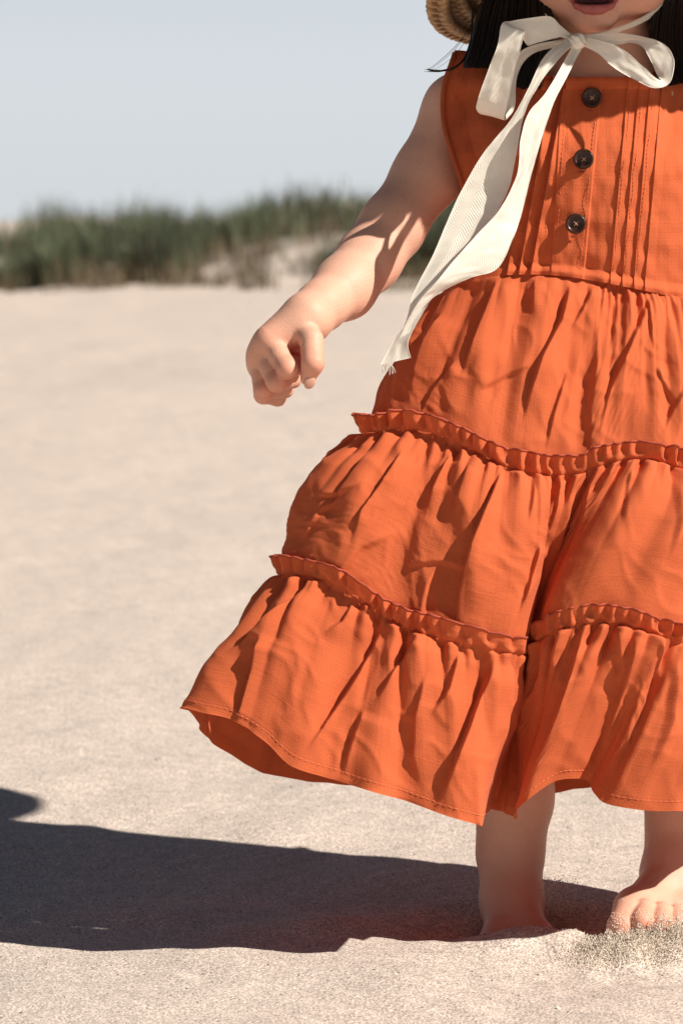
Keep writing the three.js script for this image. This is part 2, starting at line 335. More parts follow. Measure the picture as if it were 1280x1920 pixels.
function surfaceNets(f, box, h) {
  const B = 8, n = box.getSize(V(0, 0, 0)).divideScalar(h * B).ceil(), key = (i, j, k) => (k * 4096 + j) * 4096 + i;
  const verts = new Map(), pos = [], quads = [];
  const reach = h * B * 0.5 * 1.7321 * 1.15 + 0.004;
  const S = B + 1, val = new Float32Array(S * S * S), blocks = [];
  for (let bk = 0; bk < n.z; bk++) for (let bj = 0; bj < n.y; bj++) for (let bi = 0; bi < n.x; bi++) {
    const x0 = box.min.x + bi * B * h, y0 = box.min.y + bj * B * h, z0 = box.min.z + bk * B * h;
    if (Math.abs(f(x0 + B * h / 2, y0 + B * h / 2, z0 + B * h / 2)) > reach) continue;
    for (let k = 0; k < S; k++) for (let j = 0; j < S; j++) for (let i = 0; i < S; i++) val[(k * S + j) * S + i] = f(x0 + i * h, y0 + j * h, z0 + k * h);
    const at = (i, j, k) => val[(k * S + j) * S + i];
    for (let k = 0; k < B; k++) for (let j = 0; j < B; j++) for (let i = 0; i < B; i++) {
      let m = 0; for (let c = 0; c < 8; c++) if (at(i + (c & 1), j + ((c >> 1) & 1), k + (c >> 2)) < 0) m |= 1 << c;
      if (m === 0 || m === 255) continue;
      let sx = 0, sy = 0, sz = 0, cnt = 0;
      for (let c = 0; c < 8; c++) for (let ax = 0; ax < 3; ax++) { const e = c ^ (1 << ax); if (e < c) continue; if (((m >> c) & 1) === ((m >> e) & 1)) continue;
        const va = at(i + (c & 1), j + ((c >> 1) & 1), k + (c >> 2)), vb = at(i + (e & 1), j + ((e >> 1) & 1), k + (e >> 2)), t = va / (va - vb);
        sx += (c & 1) + (ax === 0 ? t : 0); sy += ((c >> 1) & 1) + (ax === 1 ? t : 0); sz += (c >> 2) + (ax === 2 ? t : 0); cnt++; }
      const gi = bi * B + i, gj = bj * B + j, gk = bk * B + k;
      verts.set(key(gi, gj, gk), pos.length / 3);
      pos.push(x0 + (i + sx / cnt) * h, y0 + (j + sy / cnt) * h, z0 + (k + sz / cnt) * h);
      const s0 = m & 1;
      for (let ax = 0; ax < 3; ax++) if (((m >> (1 << ax)) & 1) !== s0) quads.push(gi, gj, gk, ax, s0);
    }
  }
  const idx = [];
  for (let q = 0; q < quads.length; q += 5) {
    const [i, j, k, ax, s0] = [quads[q], quads[q + 1], quads[q + 2], quads[q + 3], quads[q + 4]];
    const o = ax === 0 ? [[0, 0, 0], [0, -1, 0], [0, -1, -1], [0, 0, -1]] : ax === 1 ? [[0, 0, 0], [0, 0, -1], [-1, 0, -1], [-1, 0, 0]] : [[0, 0, 0], [-1, 0, 0], [-1, -1, 0], [0, -1, 0]];
    const v = o.map(([a, b, c]) => verts.get(key(i + a, j + b, k + c)));
    if (v.some(t => t === undefined)) continue;
    if (s0) idx.push(v[0], v[1], v[2], v[0], v[2], v[3]); else idx.push(v[0], v[2], v[1], v[0], v[3], v[2]);
  }
  const nor = new Float32Array(pos.length), e = h * 0.5;
  for (let i = 0; i < pos.length; i += 3) { const [x, y, z] = [pos[i], pos[i + 1], pos[i + 2]]; let a = f(x + e, y, z) - f(x - e, y, z), b = f(x, y + e, z) - f(x, y - e, z), c = f(x, y, z + e) - f(x, y, z - e); const l = Math.hypot(a, b, c) || 1; nor[i] = a / l; nor[i + 1] = b / l; nor[i + 2] = c / l; }
  const g = new THREE.BufferGeometry(); g.setAttribute('position', new THREE.Float32BufferAttribute(pos, 3)); g.setAttribute('normal', new THREE.BufferAttribute(nor, 3)); g.setIndex(idx);
  return g;
}
{
  const box = new THREE.Box3(V(-0.10, -0.035, -2.56), V(0.68, 0.94, -2.21));
  const g = surfaceNets(bodyField, box, 0.0016);
  const p = g.attributes.position, col = new Float32Array(p.count * 3);
  const red = [HAND.index[1], HAND.middle[1], HAND.ring[1], HAND.index[0], HAND.middle[0], HAND.thumb[2], EL, toeR[0][0], toeR[1][0], toeR[2][0]];
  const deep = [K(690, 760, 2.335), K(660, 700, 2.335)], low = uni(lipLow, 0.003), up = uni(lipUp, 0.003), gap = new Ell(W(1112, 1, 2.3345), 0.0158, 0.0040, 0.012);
  for (let i = 0; i < p.count; i++) {
    const x = p.getX(i), y = p.getY(i), z = p.getZ(i);
    let t = 0.05 * fbm(x * 38, y * 38, z * 38, 3) + 0.035 * noise(x * 260, y * 260, z * 260), rd = 0;
    for (const q of red) rd = Math.max(rd, Math.exp(-((x - q.x) ** 2 + (y - q.y) ** 2 + (z - q.z) ** 2) / 0.00018));
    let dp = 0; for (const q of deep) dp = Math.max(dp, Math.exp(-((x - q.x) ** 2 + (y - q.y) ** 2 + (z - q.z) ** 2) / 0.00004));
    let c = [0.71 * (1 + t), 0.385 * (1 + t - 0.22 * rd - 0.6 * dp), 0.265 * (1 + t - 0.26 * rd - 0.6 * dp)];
    if (y > 0.74) {
      const l = Math.min(low(x, y, z), up(x, y, z)), w = sstep(0.0016, -0.0002, l);
      c = [lerp(c[0], 0.40, w), lerp(c[1], 0.115, w), lerp(c[2], 0.10, w)];
      if (gap.at(x, y, z) < 0.0006 && z < -2.337) c = [0.10, 0.03, 0.03];
      const ck = Math.exp(-((x - W(1060, -45, 2.36).x) ** 2 + (y - W(1060, -45, 2.36).y) ** 2) / 0.0009) + Math.exp(-((x - W(1190, -45, 2.36).x) ** 2 + (y - W(1060, -45, 2.36).y) ** 2) / 0.0009);
      c[1] *= 1 - 0.12 * ck; c[2] *= 1 - 0.12 * ck;
    }
    col.set(c, i * 3);
  }
  g.setAttribute('color', new THREE.BufferAttribute(col, 3));
  const uv = new Float32Array(p.count * 2); for (let i = 0; i < p.count; i++) { uv[i * 2] = p.getX(i) + p.getZ(i) * 0.8; uv[i * 2 + 1] = p.getY(i) + p.getZ(i) * 0.3; }
  g.setAttribute('uv', new THREE.BufferAttribute(uv, 2));
  const pr = rng(88), pn = new Float32Array(256 * 256).map(() => pr()), pore = dataTexture(256, 256, (i, j) => { let v = 0; for (let b = -1; b <= 1; b++) for (let a = -1; a <= 1; a++) v += pn[((j + b + 256) % 256) * 256 + (i + a + 256) % 256] / 9; return [v, v, v]; }); pore.repeat.set(14, 14);
  const skin = new THREE.MeshPhysicalMaterial({ vertexColors: true, bumpMap: pore, bumpScale: 0.00035, roughness: 0.52, specularIntensity: 0.55, sheen: 0.15, sheenRoughness: 0.5, sheenColor: lin(0.9, 0.7, 0.6) });
  part('body', g, skin);
}
// teeth, eyes, nails
{
  const white = new THREE.MeshPhysicalMaterial({ color: lin(0.75, 0.72, 0.66), roughness: 0.25 });
  for (let i = 0; i < 6; i++) { const b = new THREE.BoxGeometry(0.0052, 0.0058, 0.003, 2, 2, 1); const q = W(1084 + i * 11.2, -7.5, 2.3425 + 0.0011 * Math.abs(i - 2.5)); b.translate(q.x, q.y, q.z); part('tooth', b, white); }
  for (const px of [1065, 1160]) {
    const q = W(px, -118, 2.357), e = new THREE.SphereGeometry(0.0088, 24, 16); e.translate(q.x, q.y, q.z);
    const eye = part('eye', e, white);
    const s = new THREE.SphereGeometry(0.0054, 16, 10); s.scale(1, 1, 0.35); s.translate(q.x - 0.001, q.y - 0.001, q.z + 0.0076);
    part('iris', s, new THREE.MeshPhysicalMaterial({ color: lin(0.03, 0.018, 0.012), roughness: 0.1 }), eye);
    const brow = []; for (let i = 0; i <= 8; i++) brow.push(W(px - 38 + i * 9.5, -152 - 7 * Math.sin(i / 8 * Math.PI), 2.352 + 0.012 * ((i / 8 - 0.5) * 2) ** 2));
    part('eyebrow', tubeGeometry(brow, t => 0.0022 * Math.sin(0.2 + 2.7 * t) + 0.0004, 6), new THREE.MeshStandardMaterial({ color: lin(0.02, 0.014, 0.01), roughness: 0.7 }));
  }
  const nailM = new THREE.MeshPhysicalMaterial({ color: lin(0.66, 0.35, 0.25), roughness: 0.4 });
  const nail = (tip, base, out, w, l) => { const n = new THREE.SphereGeometry(1, 18, 12); n.scale(w, l, 0.0016); const yA = tip.clone().sub(base).normalize(), zA = out.clone().addScaledVector(yA, -out.dot(yA)).normalize(), xA = yA.clone().cross(zA); n.applyMatrix4(new THREE.Matrix4().makeBasis(xA, yA, zA)); n.translate(tip.x + zA.x * 0.0060 + yA.x * 0.001, tip.y + zA.y * 0.0060 + yA.y * 0.001, tip.z + zA.z * 0.0060 + yA.z * 0.001); part('nail', n, nailM); };
  nail(HAND.thumb[3], HAND.thumb[2], V(0.35, -0.15, 1), 0.0046, 0.0056);
}

// ------------------------------------------------------------------ cloth
const orange = lin(0.67, 0.142, 0.050);
const weave = (() => {
  const n = 512, r = rng(31), a = new Float32Array(n), b = new Float32Array(n); for (let i = 0; i < n; i++) { a[i] = r(); b[i] = r(); }
  const q = new Float32Array(n * n); for (let i = 0; i < n * n; i++) q[i] = r();
  const f = (i, j) => { const warp = Math.sin(i * Math.PI / 2 + (j & 2 ? Math.PI : 0)); return 0.5 + 0.18 * warp + 0.24 * (a[i] - 0.5) + 0.24 * (b[j] - 0.5) + 0.5 * (q[j * n + i] - 0.5); };
  const bump = dataTexture(n, n, (i, j) => { const v = f(i, j); return [v, v, v]; });
  const map = dataTexture(n, n, (i, j) => { const v = 0.93 + 0.14 * (f(i, j) - 0.5), w = q[j * n + i] > 0.985 ? 0.05 : 0; return [v + w * 0.4, v + w, v + w]; });
  map.repeat.set(3.5, 3.5); bump.repeat.set(3.5, 3.5);
  return { map, bump };
})();
const clothMat = new THREE.MeshPhysicalMaterial({ color: orange, map: weave.map, bumpMap: weave.bump, bumpScale: 0.0004, roughness: 0.95, transmission: 0.14, thickness: 0, specularIntensity: 0.3, sheen: 0.22, sheenRoughness: 0.45, sheenColor: lin(0.9, 0.42, 0.22), side: THREE.DoubleSide });
const threadMat = new THREE.MeshStandardMaterial({ color: lin(0.36, 0.055, 0.022), roughness: 0.8 });
const stitchMat = new THREE.MeshStandardMaterial({ color: lin(0.66, 0.165, 0.065), roughness: 0.8 });
const tanThread = new THREE.MeshStandardMaterial({ color: lin(0.50, 0.27, 0.15), roughness: 0.8 });

// closed ring of control points [px, py, d, u?] -> function of u in [0,1)
function ring(list) {
  const n = list.length, pts = list.map(([x, y, d]) => { const p = W(x, y, d); return [p.x, p.y, p.z]; });
  const D = 24, M = n * D, q = [], s = [0];
  for (let i = 0; i <= M; i++) { q.push(catmull(pts, (i % M) / D, true)); if (i) s.push(s[i - 1] + Math.hypot(q[i][0] - q[i - 1][0], q[i][1] - q[i - 1][1], q[i][2] - q[i - 1][2])); }
  const anch = list.map((l, i) => [i * D, l[3]]).filter(a => a[1] !== undefined); anch.push([M, 1]);
  const us = new Float32Array(M + 1);
  for (let a = 0; a + 1 < anch.length; a++) { const [i0, u0] = anch[a], [i1, u1] = anch[a + 1]; for (let i = i0; i <= i1; i++) us[i] = lerp(u0, u1, (s[i] - s[i0]) / (s[i1] - s[i0])); }
  const cx = pts.reduce((t, p) => t + p[0], 0) / n, cz = pts.reduce((t, p) => t + p[2], 0) / n;
  const at = u => { u = ((u % 1) + 1) % 1; let lo = 0, hi = M; while (hi - lo > 1) { const m = (lo + hi) >> 1; if (us[m] <= u) lo = m; else hi = m; } const t = (u - us[lo]) / (us[hi] - us[lo] || 1); return V(lerp(q[lo][0], q[hi][0], t), lerp(q[lo][1], q[hi][1], t), lerp(q[lo][2], q[hi][2], t)); };
  const out = u => { const a = at(u - 0.012), b = at(u + 0.012); const t = b.sub(a); const o = V(-t.z, 0, t.x).normalize(); const p = at(u); if (o.x * (p.x - cx) + o.z * (p.z - cz) < 0) o.negate(); return o; };
  return { at, out, length: s[M] };
}
const waistRing = ring([[832, 548, 2.42, 0], [850, 538, 2.375], [900, 522, 2.35], [960, 515, 2.34], [1040, 517, 2.335], [1120, 527, 2.335, 0.225], [1200, 541, 2.338], [1280, 555, 2.345], [1350, 562, 2.37], [1400, 565, 2.42, 0.515], [1370, 560, 2.465], [1250, 545, 2.488], [1115, 540, 2.492, 0.70], [980, 540, 2.488], [870, 545, 2.465]]);
const seamA = ring([[683, 812, 2.33, 0], [705, 810, 2.31], [750, 806, 2.295], [810, 812, 2.285], [860, 832, 2.275], [900, 852, 2.27], [960, 878, 2.265], [1030, 890, 2.27], [1085, 888, 2.272, 0.225], [1110, 878, 2.27], [1170, 862, 2.268], [1225, 862, 2.27], [1280, 880, 2.28], [1350, 895, 2.31], [1392, 892, 2.36], [1404, 885, 2.41, 0.515], [1380, 870, 2.45], [1300, 850, 2.465], [1110, 840, 2.47, 0.70], [890, 825, 2.46], [745, 815, 2.42], [697, 813, 2.385]]);
const seamB = ring([[528, 1078, 2.29, 0], [550, 1077, 2.265], [610, 1088, 2.245], [670, 1118, 2.235], [740, 1165, 2.23], [820, 1195, 2.222], [900, 1213, 2.22], [955, 1224, 2.228], [978, 1227, 2.242], [984, 1224, 2.288, 0.225], [992, 1214, 2.28], [1004, 1206, 2.25], [1050, 1180, 2.23], [1110, 1167, 2.225], [1170, 1172, 2.222], [1230, 1190, 2.225], [1290, 1210, 2.24], [1370, 1224, 2.275], [1425, 1215, 2.33], [1442, 1200, 2.39, 0.515], [1410, 1180, 2.43], [1310, 1165, 2.45], [1100, 1150, 2.46, 0.70], [820, 1115, 2.45], [620, 1085, 2.42], [545, 1078, 2.35]]);
const hemRing = ring([[347, 1330, 2.235, 0], [385, 1337, 2.212], [440, 1352, 2.205], [500, 1395, 2.195], [545, 1436, 2.19], [640, 1466, 2.197], [700, 1485, 2.188], [760, 1502, 2.195], [830, 1528, 2.183], [893, 1546, 2.181], [905, 1549, 2.182], [910, 1542, 2.235], [914, 1518, 2.29], [938, 1522, 2.325, 0.225], [960, 1531, 2.30], [957, 1533, 2.25], [984, 1504, 2.222], [1035, 1467, 2.225], [1075, 1460, 2.23], [1105, 1465, 2.235], [1120, 1490, 2.215], [1140, 1508, 2.205], [1200, 1520, 2.20], [1280, 1521, 2.20], [1350, 1520, 2.225], [1415, 1508, 2.275], [1440, 1485, 2.34, 0.515], [1415, 1455, 2.40], [1330, 1450, 2.43], [1200, 1468, 2.445], [1080, 1485, 2.445, 0.70], [1030, 1490, 2.45], [900, 1482, 2.45], [760, 1475, 2.44], [620, 1468, 2.42], [520, 1458, 2.39], [455, 1430, 2.345], [385, 1380, 2.285]]);

const gatherWave = (s, seed, lambda) => Math.sin(6.2832 * s / lambda + 6.0 * noise(s / 0.055, seed) + 2.2 * noise(s / 0.019, seed + 5)) * Math.max(0.12, 0.60 + 0.95 * noise(s / 0.034, seed + 9));
// the inverse of W: where a point shows in the photograph
function seen(x, y, z) { const d = -z, ty = (y - 0.57) / d, yy = (ty * CP + SP) / (CP - ty * SP), wz = yy * SP + CP; return [640 + 5400 * x / d * wz, 960 - 5400 * yy]; }
// a fold: a line of points [px, py], how far its right-hand side stands proud (m) and how wide it is (px)
function foldHeight(f, px, py) {
  let best = 1e9, sx = 0, st = 0; const n = f.line.length - 1;
  for (let i = 0; i < n; i++) {
    const [ax, ay] = f.line[i], [bx, by] = f.line[i + 1], dx = bx - ax, dy = by - ay, l2 = dx * dx + dy * dy, t = clamp(((px - ax) * dx + (py - ay) * dy) / l2);
    const ex = px - ax - dx * t, ey = py - ay - dy * t, q = ex * ex + ey * ey; if (q < best) { best = q; sx = (dx * ey - dy * ex) < 0 ? 1 : -1; st = (i + t) / n; }
  }
  const s = Math.sqrt(best) * sx, w = f.w * 1.25; if (s > 4 * w || s < -3 * w) return 0;
  const end = sstep(-0.02, 0.14, st) * sstep(1.02, 0.55, st), e = clamp(st) === st ? 1 : 0;
  const ridge = s > 0 ? Math.exp(-s / w) : -0.55 * Math.exp(s / (w * 0.7));
  const soft = sstep(-f.soft, f.soft, s);
  return f.h * end * e * (lerp(-0.55, 1, soft) * (Math.abs(s) < f.soft ? 1 : 0) + (Math.abs(s) >= f.soft ? ridge : 0));
}
const F = (h, w, ...line) => ({ h, w, line, soft: 3 });
const folds1 = [F(0.011, 34, [1066, 535], [1050, 600], [1015, 670], [990, 745], [978, 800]), F(0.007, 22, [1108, 540], [1090, 580], [1064, 625]), F(0.009, 36, [1215, 560], [1180, 640], [1140, 730], [1120, 820]), F(0.009, 34, [930, 525], [910, 590], [888, 660], [870, 720]), F(0.006, 18, [1000, 522], [998, 560], [996, 595]), F(0.006, 22, [905, 735], [950, 705], [1010, 682]),
  F(0.006, 16, [1210, 560], [1214, 610], [1220, 655]), F(0.006, 16, [1225, 690], [1245, 730], [1262, 765]), F(0.006, 20, [1280, 720], [1255, 770], [1240, 815]), F(0.007, 26, [835, 590], [800, 660], [770, 740]), F(0.005, 20, [1150, 560], [1148, 620], [1140, 680]), F(0.006, 30, [1060, 700], [1035, 780], [1020, 850]), F(0.006, 30, [860, 680], [820, 730], [790, 780])];
const folds2 = [F(0.015, 40, [942, 875], [915, 950], [888, 1020], [862, 1110], [852, 1170]), F(0.007, 20, [1000, 890], [992, 940], [985, 985]), F(0.010, 30, [756, 845], [720, 900], [680, 960], [660, 1030]), F(0.008, 26, [840, 850], [815, 900], [795, 960]), F(0.010, 30, [1010, 1020], [990, 1090], [965, 1170]), F(0.011, 40, [1105, 900], [1085, 980], [1050, 1070], [1018, 1140], [1005, 1190]), F(0.008, 24, [1050, 890], [1040, 950], [1020, 1020]), F(0.008, 30, [690, 840], [650, 900], [610, 960]), F(0.006, 22, [640, 1080], [680, 1030], [740, 1000]), F(0.006, 22, [590, 930], [640, 925], [690, 905]),
  F(0.007, 28, [790, 1160], [805, 1100], [830, 1050]), F(0.005, 22, [760, 1060], [830, 1055], [910, 1080]), F(0.006, 22, [1260, 900], [1258, 980], [1240, 1060]), F(0.006, 24, [1180, 880], [1170, 940], [1160, 990]), F(0.006, 18, [880, 870], [862, 920], [850, 970]), F(0.005, 20, [570, 1010], [600, 960], [640, 930])];
const folds3 = [F(0.013, 34, [575, 1100], [530, 1145], [470, 1195], [430, 1225]), F(0.012, 34, [505, 1190], [478, 1260], [452, 1330], [440, 1365]), F(0.014, 40, [712, 1180], [672, 1260], [620, 1340], [570, 1420]), F(0.012, 36, [785, 1190], [745, 1250], [700, 1320]), F(0.017, 46, [925, 1240], [890, 1330], [850, 1430], [808, 1530]), F(0.009, 26, [860, 1220], [840, 1290], [800, 1350]), F(0.014, 40, [1090, 1190], [1062, 1280], [1030, 1370], [1002, 1430]), F(0.009, 22, [1150, 1180], [1160, 1240], [1164, 1290]), F(0.011, 34, [1185, 1190], [1165, 1290], [1135, 1390], [1115, 1450]), F(0.008, 24, [1020, 1190], [1012, 1260], [985, 1330]),
  F(0.008, 26, [660, 1130], [640, 1165], [600, 1190]), F(0.010, 34, [680, 1330], [655, 1400], [640, 1460]), F(0.008, 22, [1230, 1200], [1235, 1260], [1230, 1330]), F(0.006, 40, [800, 1260], [775, 1350], [770, 1420], [785, 1480]), F(0.008, 30, [1260, 1240], [1240, 1350], [1200, 1460])];
// puffs with narrow pinched lines between them
const puff = (s, seed, lambda) => (Math.abs(Math.sin(Math.PI * s / lambda + 4.2 * noise(s / 0.055, seed) + 1.6 * noise(s / 0.019, seed + 5))) - 0.55) * Math.max(0.10, 0.65 + 1.2 * noise(s / 0.04, seed + 9));
// one gathered tier: fabric hung between two rings and relaxed so that its extra width falls into folds
function tier({ top, bottom, seed, N, M, excess, frill, bulge, lambda, amp, iterations, hemFree, drop, folds, slack = 0.03, pinch = 1 }) {
  const F = frill ? 7 : 0, rows = M + 1, Wd = bottom.length * excess, cw = Wd / N;
  const P = new Float32Array(N * rows * 3), Q = new Float32Array(N * rows * 3);
  const waveAt = u => amp * gatherWave(u * top.length, seed, lambda);
  const colLen = new Float32Array(N), outs = [];
  for (let i = 0; i < N; i++) {
    const u = i / N, a = top.at(u), b = bottom.at(u), o = top.out(u), o2 = bottom.out(u); outs.push(o);
    const blend = Math.sin(u * 6.2832) ;
    const L = a.distanceTo(b); colLen[i] = L * drop;
    for (let j = 0; j < rows; j++) {
      const v = j / M, k = Math.pow(v, 1.0), w = bulge * Math.sin(Math.PI * Math.pow(v, 0.75)) * (0.8 + 0.5 * noise(u * 9, seed + 2));
      const ox = lerp(o.x, o2.x, v), oz = lerp(o.z, o2.z, v);
      const big = 0.006 * noise(u * 26 + v * 1.3, v * 1.6, seed + 3) * Math.sin(Math.PI * v) + 0.004 * noise(u * 60, v * 3.2, seed + 8) * Math.sin(Math.PI * v);
      const p = (j * N + i) * 3, gx = w;
      Q[p] = lerp(a.x, b.x, k) + ox * gx; Q[p + 1] = lerp(a.y, b.y, k) + w * 0.25; Q[p + 2] = lerp(a.z, b.z, k) + oz * gx;
      const g = j === 0 ? waveAt(u) : waveAt(u + 0.0015 * noise(v * 5, u * 40)) * Math.exp(-v / 0.10) * 1.25 + big + 0.0035 * gatherWave(u * top.length * 1.0, seed + 20, lambda * 2.6) * Math.exp(-v / 0.35) * (1 - Math.exp(-v / 0.05));
      P[p] = Q[p] + ox * g; P[p + 1] = Q[p + 1]; P[p + 2] = Q[p + 2] + oz * g;
    }
  }
  const cwr = new Float32Array(rows); for (let j = 0; j < rows; j++) { const v = j / M; cwr[j] = Math.min(Wd, lerp(top.length, bottom.length, Math.pow(v, 0.85)) * (1 + 0.22 * Math.exp(-v / 0.12)) * (excess + slack * Math.sin(Math.PI * v))) / N; }
  // relaxation
  const con = (a, b, L, k) => {
    a *= 3; b *= 3; const dx = P[b] - P[a], dy = P[b + 1] - P[a + 1], dz = P[b + 2] - P[a + 2], l = Math.sqrt(dx * dx + dy * dy + dz * dz) || 1e-9, f = 0.5 * k * (l - L) / l;
    P[a] += dx * f; P[a + 1] += dy * f; P[a + 2] += dz * f; P[b] -= dx * f; P[b + 1] -= dy * f; P[b + 2] -= dz * f;
  };
  const pinTop = P.slice(0, N * 3), last = M * N * 3;
  const pull = new Float32Array(rows); for (let j = 0; j < rows; j++) { const v = j / M; pull[j] = 0.006 + 0.03 * Math.pow(v, 6) ; }
  for (let it = 0; it < iterations; it++) {
    for (let j = 0; j < rows; j++) for (let i = 0; i < N; i++) {
      const a = j * N + i, r1 = j * N + (i + 1) % N, r2 = j * N + (i + 2) % N, ch = colLen[i] / M;
      const cr = cwr[j];
      if (j > 0) con(a, r1, cr, 0.85);
      if (j + 1 < rows) { con(a, a + N, ch, 0.85); const dg = Math.hypot(cr, ch); con(a, (j + 1) * N + (i + 1) % N, dg, 0.12); con(r1, a + N, dg, 0.12); }
      if (j > 0) { con(a, r2, cr * 2, 0.10); con(a, j * N + (i + 4) % N, cr * 4, 0.05); }
      if (j + 2 < rows) con(a, a + 2 * N, ch * 2, 0.25);
      if (j + 5 < rows) con(a, a + 5 * N, ch * 5, 0.10);
    }
    for (let j = 1; j < rows; j++) { const k = pull[j]; for (let i = j * N * 3; i < (j + 1) * N * 3; i++) P[i] += k * (Q[i] - P[i]); }
    P.set(pinTop, 0);
    const kb = hemFree ? 0.35 : 1; for (let i = 0; i < N * 3; i++) P[last + i] += kb * (Q[last + i] - P[last + i]);
  }
  // a little smoothing
  for (let s = 0; s < 2; s++) { const T = P.slice(); for (let j = 1; j < M; j++) for (let i = 0; i < N; i++) { const a = (j * N + i) * 3, l = (j * N + (i + N - 1) % N) * 3, r = (j * N + (i + 1) % N) * 3; for (let c = 0; c < 3; c++) P[a + c] = 0.5 * T[a + c] + 0.125 * (T[l + c] + T[r + c] + T[a - N * 3 + c] + T[a + N * 3 + c]); } }
  // pressed creases and folds that keep their place
  for (let j = 1; j < rows; j++) for (let i = 0; i < N; i++) {
    const k = (j * N + i) * 3, v = j / M, o = outs[i], x = P[k], y = P[k + 1], z = P[k + 2], u = i / N;
    let h = 0;
    if (o.z > -0.2) { const [px, py] = seen(x, y, z); for (const f of folds) h += 0.55 * foldHeight(f, px, py); }
    const fadeV = sstep(0, 0.10, v) * (hemFree ? 1 - 0.45 * sstep(0.9, 1, v) : sstep(1, 0.9, v));
    const wx = x * 1 + 0.02 * noise(x * 22, y * 22, z * 9 + seed), wy = y + 0.02 * noise(x * 20, y * 20, z * 9 - seed);
    const r1 = 1 - Math.abs(noise(wx * 19, wy * 11, z * 8 + seed)) * 2, r2 = 1 - Math.abs(noise(wx * 44 + wy * 12, wy * 30, z * 20 + seed * 2)) * 2;
    h += 0.0018 * r1 * sstep(0.3, 1.0, r1) + 0.0010 * r2 * sstep(0.35, 1.0, r2) + 0.0022 * noise(x * 30, y * 11, z * 20 + seed);
    h *= fadeV;
    const L = u * top.length, near = Math.exp(-v / (0.09 + 0.10 * Math.abs(noise(u * 46, seed))));
    h += (0.0100 * puff(L, seed + 60, 0.0135) * near + 0.0140 * puff(L, seed + 70, 0.029) * Math.exp(-v / (0.22 + 0.3 * Math.abs(noise(u * 20, seed + 3))))) * sstep(0, pinch < 1 ? 0.10 : 0.03, v) * pinch;
    h += 0.0150 * noise(u * 24, v * 0.7, seed + 11) * Math.sqrt(Math.sin(Math.PI * Math.min(v, hemFree ? 0.62 : 1))) + 0.0060 * noise(u * 58, v * 1.4, seed + 13) * Math.sin(Math.PI * Math.min(v, hemFree ? 0.7 : 1));
    P[k] += o.x * h; P[k + 1] += 0.2 * h; P[k + 2] += o.z * h;
  }
  for (let s = 0; s < 1; s++) { const T = P.slice(); for (let j = 2; j < M; j++) for (let i = 0; i < N; i++) { const a = (j * N + i) * 3, l = (j * N + (i + N - 1) % N) * 3, r = (j * N + (i + 1) % N) * 3; for (let c = 0; c < 3; c++) P[a + c] = 0.4 * T[a + c] + 0.15 * (T[l + c] + T[r + c] + T[a - N * 3 + c] + T[a + N * 3 + c]); } }
  if (!hemFree) { for (let i = 0; i < N; i++) { const k = (M * N + i) * 3, o = outs[i]; P[k] -= o.x * 0.004; P[k + 1] -= 0.017; P[k + 2] -= o.z * 0.004; } }
  const uv = new Float32Array(N * rows * 2); for (let j = 0; j < rows; j++) for (let i = 0; i < N; i++) { uv[(j * N + i) * 2] = i * cw; uv[(j * N + i) * 2 + 1] = j / M * 0.2; }
  const g = gridGeometry(P, uv, N, rows, true);
  const lips = [];
  const lip = (row, dy, din) => { const A = new Float32Array(N * 6), U = new Float32Array(N * 4); for (let i = 0; i < N; i++) { const k = (row * N + i) * 3, o = outs[i]; A.set([P[k], P[k + 1], P[k + 2]], i * 3); const dd = din + (dy < 0 ? 0.07 * gauss(i / N - 0.225, 0.035) : 0); A.set([P[k] - (dd > din ? 0 : o.x * din), P[k + 1] + dy, P[k + 2] - (dd > din + 0.001 ? dd : o.z * din)], (N + i) * 3); U[i * 2] = U[(N + i) * 2] = i * cw; U[(N + i) * 2 + 1] = 0.06; } return gridGeometry(A, U, N, 2, true); };
  if (!hemFree) lips.push(lip(M, -0.030, 0.012));
  if (!frill) lips.push(lip(0, 0.03, 0.012));
  let ruffle = null, edge = null;
  if (frill) {
    const R = F + 1, A = new Float32Array(N * R * 3), ru = new Float32Array(N * R * 2), line = [];
    for (let i = 0; i < N; i++) {
      const u = i / N, o = outs[i];
      const fh = frill * (1.0 + 0.22 * noise(u * 34, seed + 4)), lean = 0.002 + 0.003 * noise(u * 22, seed + 6);
      for (let j = 0; j < R; j++) {
        const t = j / F, k = (j * N + i) * 3;
        const wv = waveAt(u) * (1 - sstep(0, 0.5, t)) + (0.0075 * puff(u * top.length, seed + 40, 0.0165) + 0.0028 * gatherWave(u * top.length, seed + 45, 0.010)) * sstep(0.0, 0.6, t);
        const off = wv + 0.0028 + lean * t * t;
        A[k] = top.at(u).x + o.x * off; A[k + 1] = P[i * 3 + 1] + fh * t + (0.0012 * noise(u * 160, 2) + 0.0016 * puff(u * top.length, seed + 40, 0.0165)) * t; A[k + 2] = top.at(u).z + o.z * off;
        if (j === 0) { A[k] = P[i * 3] + o.x * 0.0006; A[k + 2] = P[i * 3 + 2] + o.z * 0.0006; }
        ru[(j * N + i) * 2] = i * cw; ru[(j * N + i) * 2 + 1] = t * frill;
        if (j === F) line.push(V(A[k], A[k + 1], A[k + 2]));
      }
    }
    ruffle = gridGeometry(A, ru, N, R, true);
    edge = tubeGeometry(line, 0.0010, 5, true);
  }
  return { geometry: g, lips, ruffle, edge, P, N, M, outs };
}
